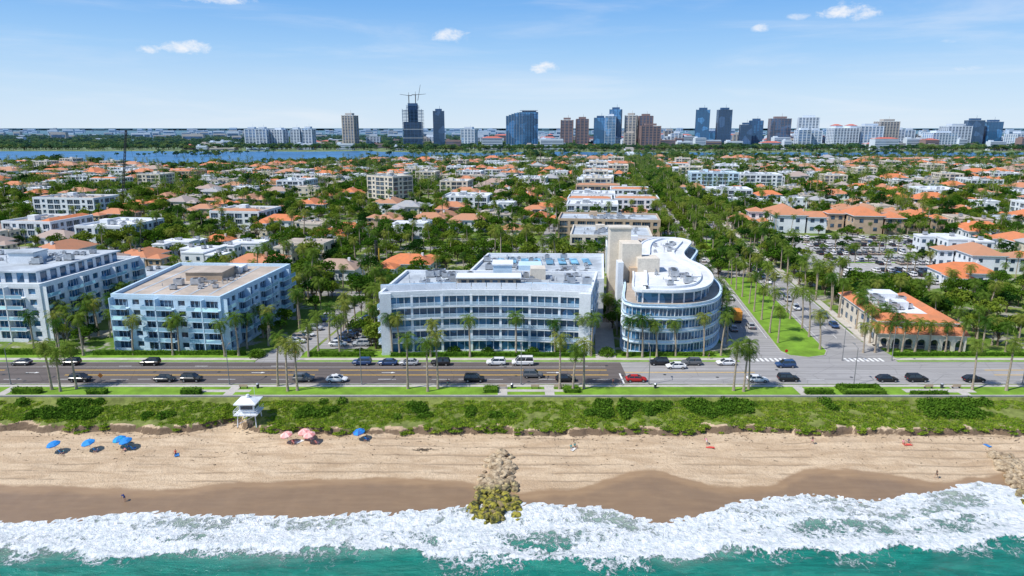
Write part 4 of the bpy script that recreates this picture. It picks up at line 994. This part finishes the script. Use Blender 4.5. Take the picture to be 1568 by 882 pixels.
    f.hexa([(h.x-.014,h.y+.08,h.z-.03),(h.x+.014,h.y+.08,h.z-.03),(h.x,h.y+.115,h.z-.025)],[(h.x-.006,h.y+.08,h.z+.015),(h.x+.006,h.y+.08,h.z+.015),(h.x,h.y+.09,h.z+.012)],SKIN); f.box(h.x-.022,h.x+.022,h.y+.07,h.y+.088,h.z-.052,h.z-.044,TL)
    fo_=f.obj('face_features'); fo_.parent=ob
CL=[M('cloth_'+n,c,.85) for n,c in (('navy',(.03,.05,.15)),('red',(.5,.05,.04)),('white',(.7,.7,.68)),('black',(.02,.02,.02)),('teal',(.03,.3,.3)),('pink',(.7,.3,.35)))]
for x,y,p,rz in ((-64.5,102.6,'bend',1.2),(75.3,110.2,'walk',1.6),(11.2,119.2,'sit',3.0),(12,119.6,'sit',3.4),(57.5,120.4,'walk',2.),(75.2,120.8,'sit',3.),(76.4,121.1,'sit',3.3),(-63,117.2,'sit',3.1),(-84,117.2,'sit',3.),(-78.2,118,'sit',3.),(-73,118.2,'sit',2.8),(-42,120.8,'sit',3.2),(-28.3,121.7,'sit',3.2),(37.3,120.4,'bend',.5),(-14,140.1,'walk',1.57),(22,140.1,'walk',-1.57),(48,158,'walk',1.57)):
    person(x,y,p,rz,R.choice(CL),R.choice(CL),.12 if y>134 else None)
TW=[M('towel_'+n,c,.9) for n,c in (('red',(.6,.08,.06)),('white',(.7,.7,.66)),('blue',(.05,.2,.5)))]
for i,(x,y) in enumerate(((75.8,120.5),(11.6,119),(-62.6,117),(37.8,119.8),(-41,121.4),(91,120.5))):
    b=MB(); b.hexa([(-.8,-.4,0),(.8,-.4,0),(.8,.4,0),(-.8,.4,0)],[(-.8,-.4,.03),(.8,-.4,.03),(.8,.4,.03),(-.8,.4,.03)],TW[i%3]); b.obj('beach_towel',(x,y,gz(x,y)+.03),i)
b=MB()
for i in range(60): 
    p=Vector((R.gauss(0,.7),R.gauss(0,.3),.08)); b.cone(p,p+Vector((R.gauss(0,.5),R.gauss(0,.2),R.uniform(0,.25))),.05,.02,BARK,4)
b.obj('driftwood_pile',(-16.8,118.5,gz(-16.8,118.5)))
b=MB()
for i in range(900):
    x=R.uniform(-110,110); y=foot(x)-abs(R.gauss(0,1.3))-.1 if R.random()<.65 else R.uniform(113,123)
    p=Vector((x,y,gz(x,y)+.03)); b.cone(p,p+Vector((R.gauss(0,.3),R.gauss(0,.15),R.uniform(0,.15))),R.uniform(.03,.10),.02,BARK,4)
b.obj('beach_wrack_seaweed')
# ------------------------------------------------------------ rock groins
def rockmat():
    m,nt,b,pos=start('groin_limestone')
    c=mixc(nt,ramp(nt,noi(nt,pos,1.2,5,.7),.35,.65),(.24,.17,.10),(.58,.46,.30))
    s=nn(nt,'ShaderNodeSeparateXYZ'); nt.links.new(pos,s.inputs[0])
    q=math_(nt,'ADD',s.outputs[1],math_(nt,'MULTIPLY',noi(nt,pos,.5,3),9))
    al=ramp(nt,q,107,113,1,0); ac=mixc(nt,ramp(nt,noi(nt,pos,1.2,5,.7),.42,.58),(.035,.04,.012),(.34,.30,.03))
    ac=mixc(nt,ramp(nt,noi(nt,pos,.9,3),.55,.65,0,.7),ac,(.30,.22,.12))
    c=mixc(nt,al,c,ac); nt.links.new(c,b.inputs['Base Color']); b.inputs['Roughness'].default_value=.75
    bp=nn(nt,'ShaderNodeBump'); bp.inputs['Strength'].default_value=1.; bp.inputs['Distance'].default_value=.2; nt.links.new(noi(nt,pos,3,6,.75),bp.inputs['Height']); nt.links.new(bp.outputs[0],b.inputs['Normal']); return m
ROCK=rockmat()
def groin(name,p0,w0,p1,w1,n,seed,zh=.9):
    r=random.Random(seed); bm=bmesh.new()
    for i in range(n):
        t=r.random()**.8; w=w0+(w1-w0)*t; u=r.uniform(-1,1); u*=abs(u)**.15; x=p0[0]+(p1[0]-p0[0])*t+u*w/2+r.gauss(0,.3); y=p0[1]+(p1[1]-p0[1])*t+r.gauss(0,.4)
        z=max(gz(x,y),-6.3)+zh*(1-u*u)*(.5+.7*t)*r.uniform(.1,1)
        s=r.uniform(.45,.95)
        res=bmesh.ops.create_icosphere(bm,subdivisions=2,radius=1)
        off=r.uniform(0,100); sx,sy,sz=s*r.uniform(.8,1.4),s*r.uniform(.7,1.1),s*r.uniform(.5,.85); rot=Matrix.Rotation(r.uniform(0,6),3,'Z')@Matrix.Rotation(r.uniform(-.5,.5),3,'X')
        for v in res['verts']:
            c=v.co.copy(); k=max(abs(c.x),abs(c.y),abs(c.z)); c=c*(1-.6)+c/k*.6*.8
            c*=1+.3*noise.noise(c*1.6+Vector((off,0,0))); c=rot@Vector((c.x*sx,c.y*sy,c.z*sz)); v.co=c+Vector((x,y,z))
    me=bpy.data.meshes.new(name); bm.to_mesh(me); bm.free(); me.materials.append(ROCK); place(me,name,(0,0,0))
groin('rock_groin',(-2.0,117.8),3.4,(-3.2,97.4),9.4,260,5)
groin('rock_groin',(91.5,117.5),4.4,(90.0,101),9.6,220,6)
# ------------------------------------------------------------ dune vegetation
DS=[shrub_mesh(200+i,r_,n_,.19,DUNEL,f) for i,(r_,n_,f) in enumerate(((.9,110,.32),(1.1,140,.3),(.7,90,.5),(1.3,160,.28)))]+[shrub_mesh(210,1.0,220,.17,HEDGE,.9),shrub_mesh(211,1.2,260,.19,HEDGE,.8)]
pts=[]
for i in range(9500):
    x=R.uniform(-145,145); f=foot(x); y=R.uniform(f+.1,133.7)
    if -55.5<x<-49.5 and y<130.5: continue
    if f>133: continue
    dn=noise.noise(Vector((x*.10,y*.25,3)))+.5*noise.noise(Vector((x*.45,y*.5,3)))
    if x<-60: dn-=.14
    edge=(y-f)/2.5
    if dn<-.36+max(0,.35*(1-edge)): continue
    tall=noise.noise(Vector((x*.06,0,11)))+.5*noise.noise(Vector((x*.3,y*.3,2)))>.16
    ix=R.randrange(4) if not(tall and y>128.4 and R.random()<.7) else 4+R.randrange(2)
    pts.append((x,y,gz(x,y)-.12,R.uniform(.35,.9)*(1.45 if ix>3 else 1),R.uniform(0,6.28),ix))
scatter('dune_vegetation',pts,DS)
# ------------------------------------------------------------ light, sky, camera
az=math.radians(244); el=math.radians(52)
sun=bpy.data.lights.new('sun','SUN'); sun.energy=5.0; sun.angle=math.radians(.5); sun.color=(1,.96,.9)
so=bpy.data.objects.new('sun',sun); ROOT.objects.link(so); so.location=(0,0,300)
dirv=Vector((math.sin(az)*math.cos(el),math.cos(az)*math.cos(el),math.sin(el))); so.rotation_euler=dirv.to_track_quat('Z','Y').to_euler()
w=bpy.data.worlds.new('World'); SC.world=w; w.use_nodes=True; nt=w.node_tree; bg=nt.nodes['Background']
sky=nn(nt,'ShaderNodeTexSky',sky_type='NISHITA'); sky.sun_disc=False; sky.sun_elevation=el; sky.sun_rotation=az; sky.air_density=1.0; sky.dust_density=.3; sky.ozone_density=2.5
tc=nn(nt,'ShaderNodeTexCoord'); D=tc.outputs['Generated']; sp=nn(nt,'ShaderNodeSeparateXYZ'); nt.links.new(D,sp.inputs[0])
mask=None
nz=noi(nt,smap(nt,D,45,45,80),1,6,.65,.3)
for a,e,ha,he,st in ((24.9,8.05,2.3,.75,1),(26.2,7.75,1.2,.4,.9),(-4.9,7.05,1.8,.65,.9),(-24.2,5.65,1.9,.6,.9),(-27,5.4,1.0,.42,.85),(2.6,4.6,1.3,.5,.95),(18.9,7.2,1.0,.4,.7),(21.5,7.9,1.0,.3,.55),(-22,9.0,3.2,.4,.8),(32.1,3.85,2.0,.25,.4),(31.2,5.7,.6,.2,.4)):
    a,e=math.radians(a),math.radians(e); c=Vector((math.sin(a)*math.cos(e),math.cos(a)*math.cos(e),math.sin(e)))
    u=Vector((math.cos(a),-math.sin(a),0)); v=u.cross(c)
    def dot(vec,s):
        m=nn(nt,'ShaderNodeVectorMath',operation='DOT_PRODUCT'); sb_=nn(nt,'ShaderNodeVectorMath',operation='SUBTRACT'); nt.links.new(D,sb_.inputs[0]); sb_.inputs[1].default_value=c
        nt.links.new(sb_.outputs[0],m.inputs[0]); m.inputs[1].default_value=vec/s; return m.outputs['Value']
    A=dot(u,math.radians(ha)); B=dot(v,math.radians(he))
    q=math_(nt,'ADD',math_(nt,'MULTIPLY',A,A),math_(nt,'MULTIPLY',B,B))
    f=math_(nt,'SUBTRACT',1.15,q); f=math_(nt,'ADD',f,math_(nt,'MULTIPLY',math_(nt,'SUBTRACT',nz,.55),3.2))
    f=ramp(nt,f,.1,1.5,0,st)
    f=math_(nt,'MULTIPLY',f,ramp(nt,q,1.2,2.6,1,0))
    mask=f if mask is None else math_(nt,'MAXIMUM',mask,f)
wisp=ramp(nt,noi(nt,smap(nt,D,3,3,26),1,6,.6,.4),.45,.85,0,.35); mask=math_(nt,'MAXIMUM',mask,wisp)
S=.12
col=mixc(nt,1.,sky.outputs[0],(.85,1.0,1.2),'MULTIPLY')
# maritime haze layer whitening the lowest degrees of the sky
hz=nn(nt,'ShaderNodeValToRGB'); nt.links.new(sp.outputs[2],hz.inputs[0]); cr=hz.color_ramp
def C(r,g,b_): return (r,g,b_,1)
cr.elements[0].position=0; cr.elements[0].color=C(.70,.83,.97); cr.elements[1].position=.05; cr.elements[1].color=C(.56,.75,.96)
e_=cr.elements.new(.10); e_.color=C(.36,.62,.95); e_=cr.elements.new(.16); e_.color=C(.20,.47,.90); e_=cr.elements.new(.45); e_.color=C(.10,.27,.68)
sc_=nn(nt,'ShaderNodeVectorMath',operation='SCALE'); nt.links.new(hz.outputs[0],sc_.inputs[0]); sc_.inputs['Scale'].default_value=1/S
col=mixc(nt,ramp(nt,sp.outputs[2],.1,.6,.9,.15),col,sc_.outputs[0])
col=mixc(nt,mask,col,(.95/S,.96/S,.99/S))
nt.links.new(col,bg.inputs[0]); bg.inputs[1].default_value=S
cam=bpy.data.cameras.new('camera'); cam.lens=24; cam.sensor_width=36; cam.clip_end=80000; cam.clip_start=1
co=bpy.data.objects.new('camera',cam); ROOT.objects.link(co); co.location=(0,0,55); co.rotation_euler=(math.radians(90-13.24),0,0); SC.camera=co
SC.view_settings.view_transform='Standard'; SC.view_settings.look='None'; SC.view_settings.exposure=0
print('objs',len(bpy.data.objects))
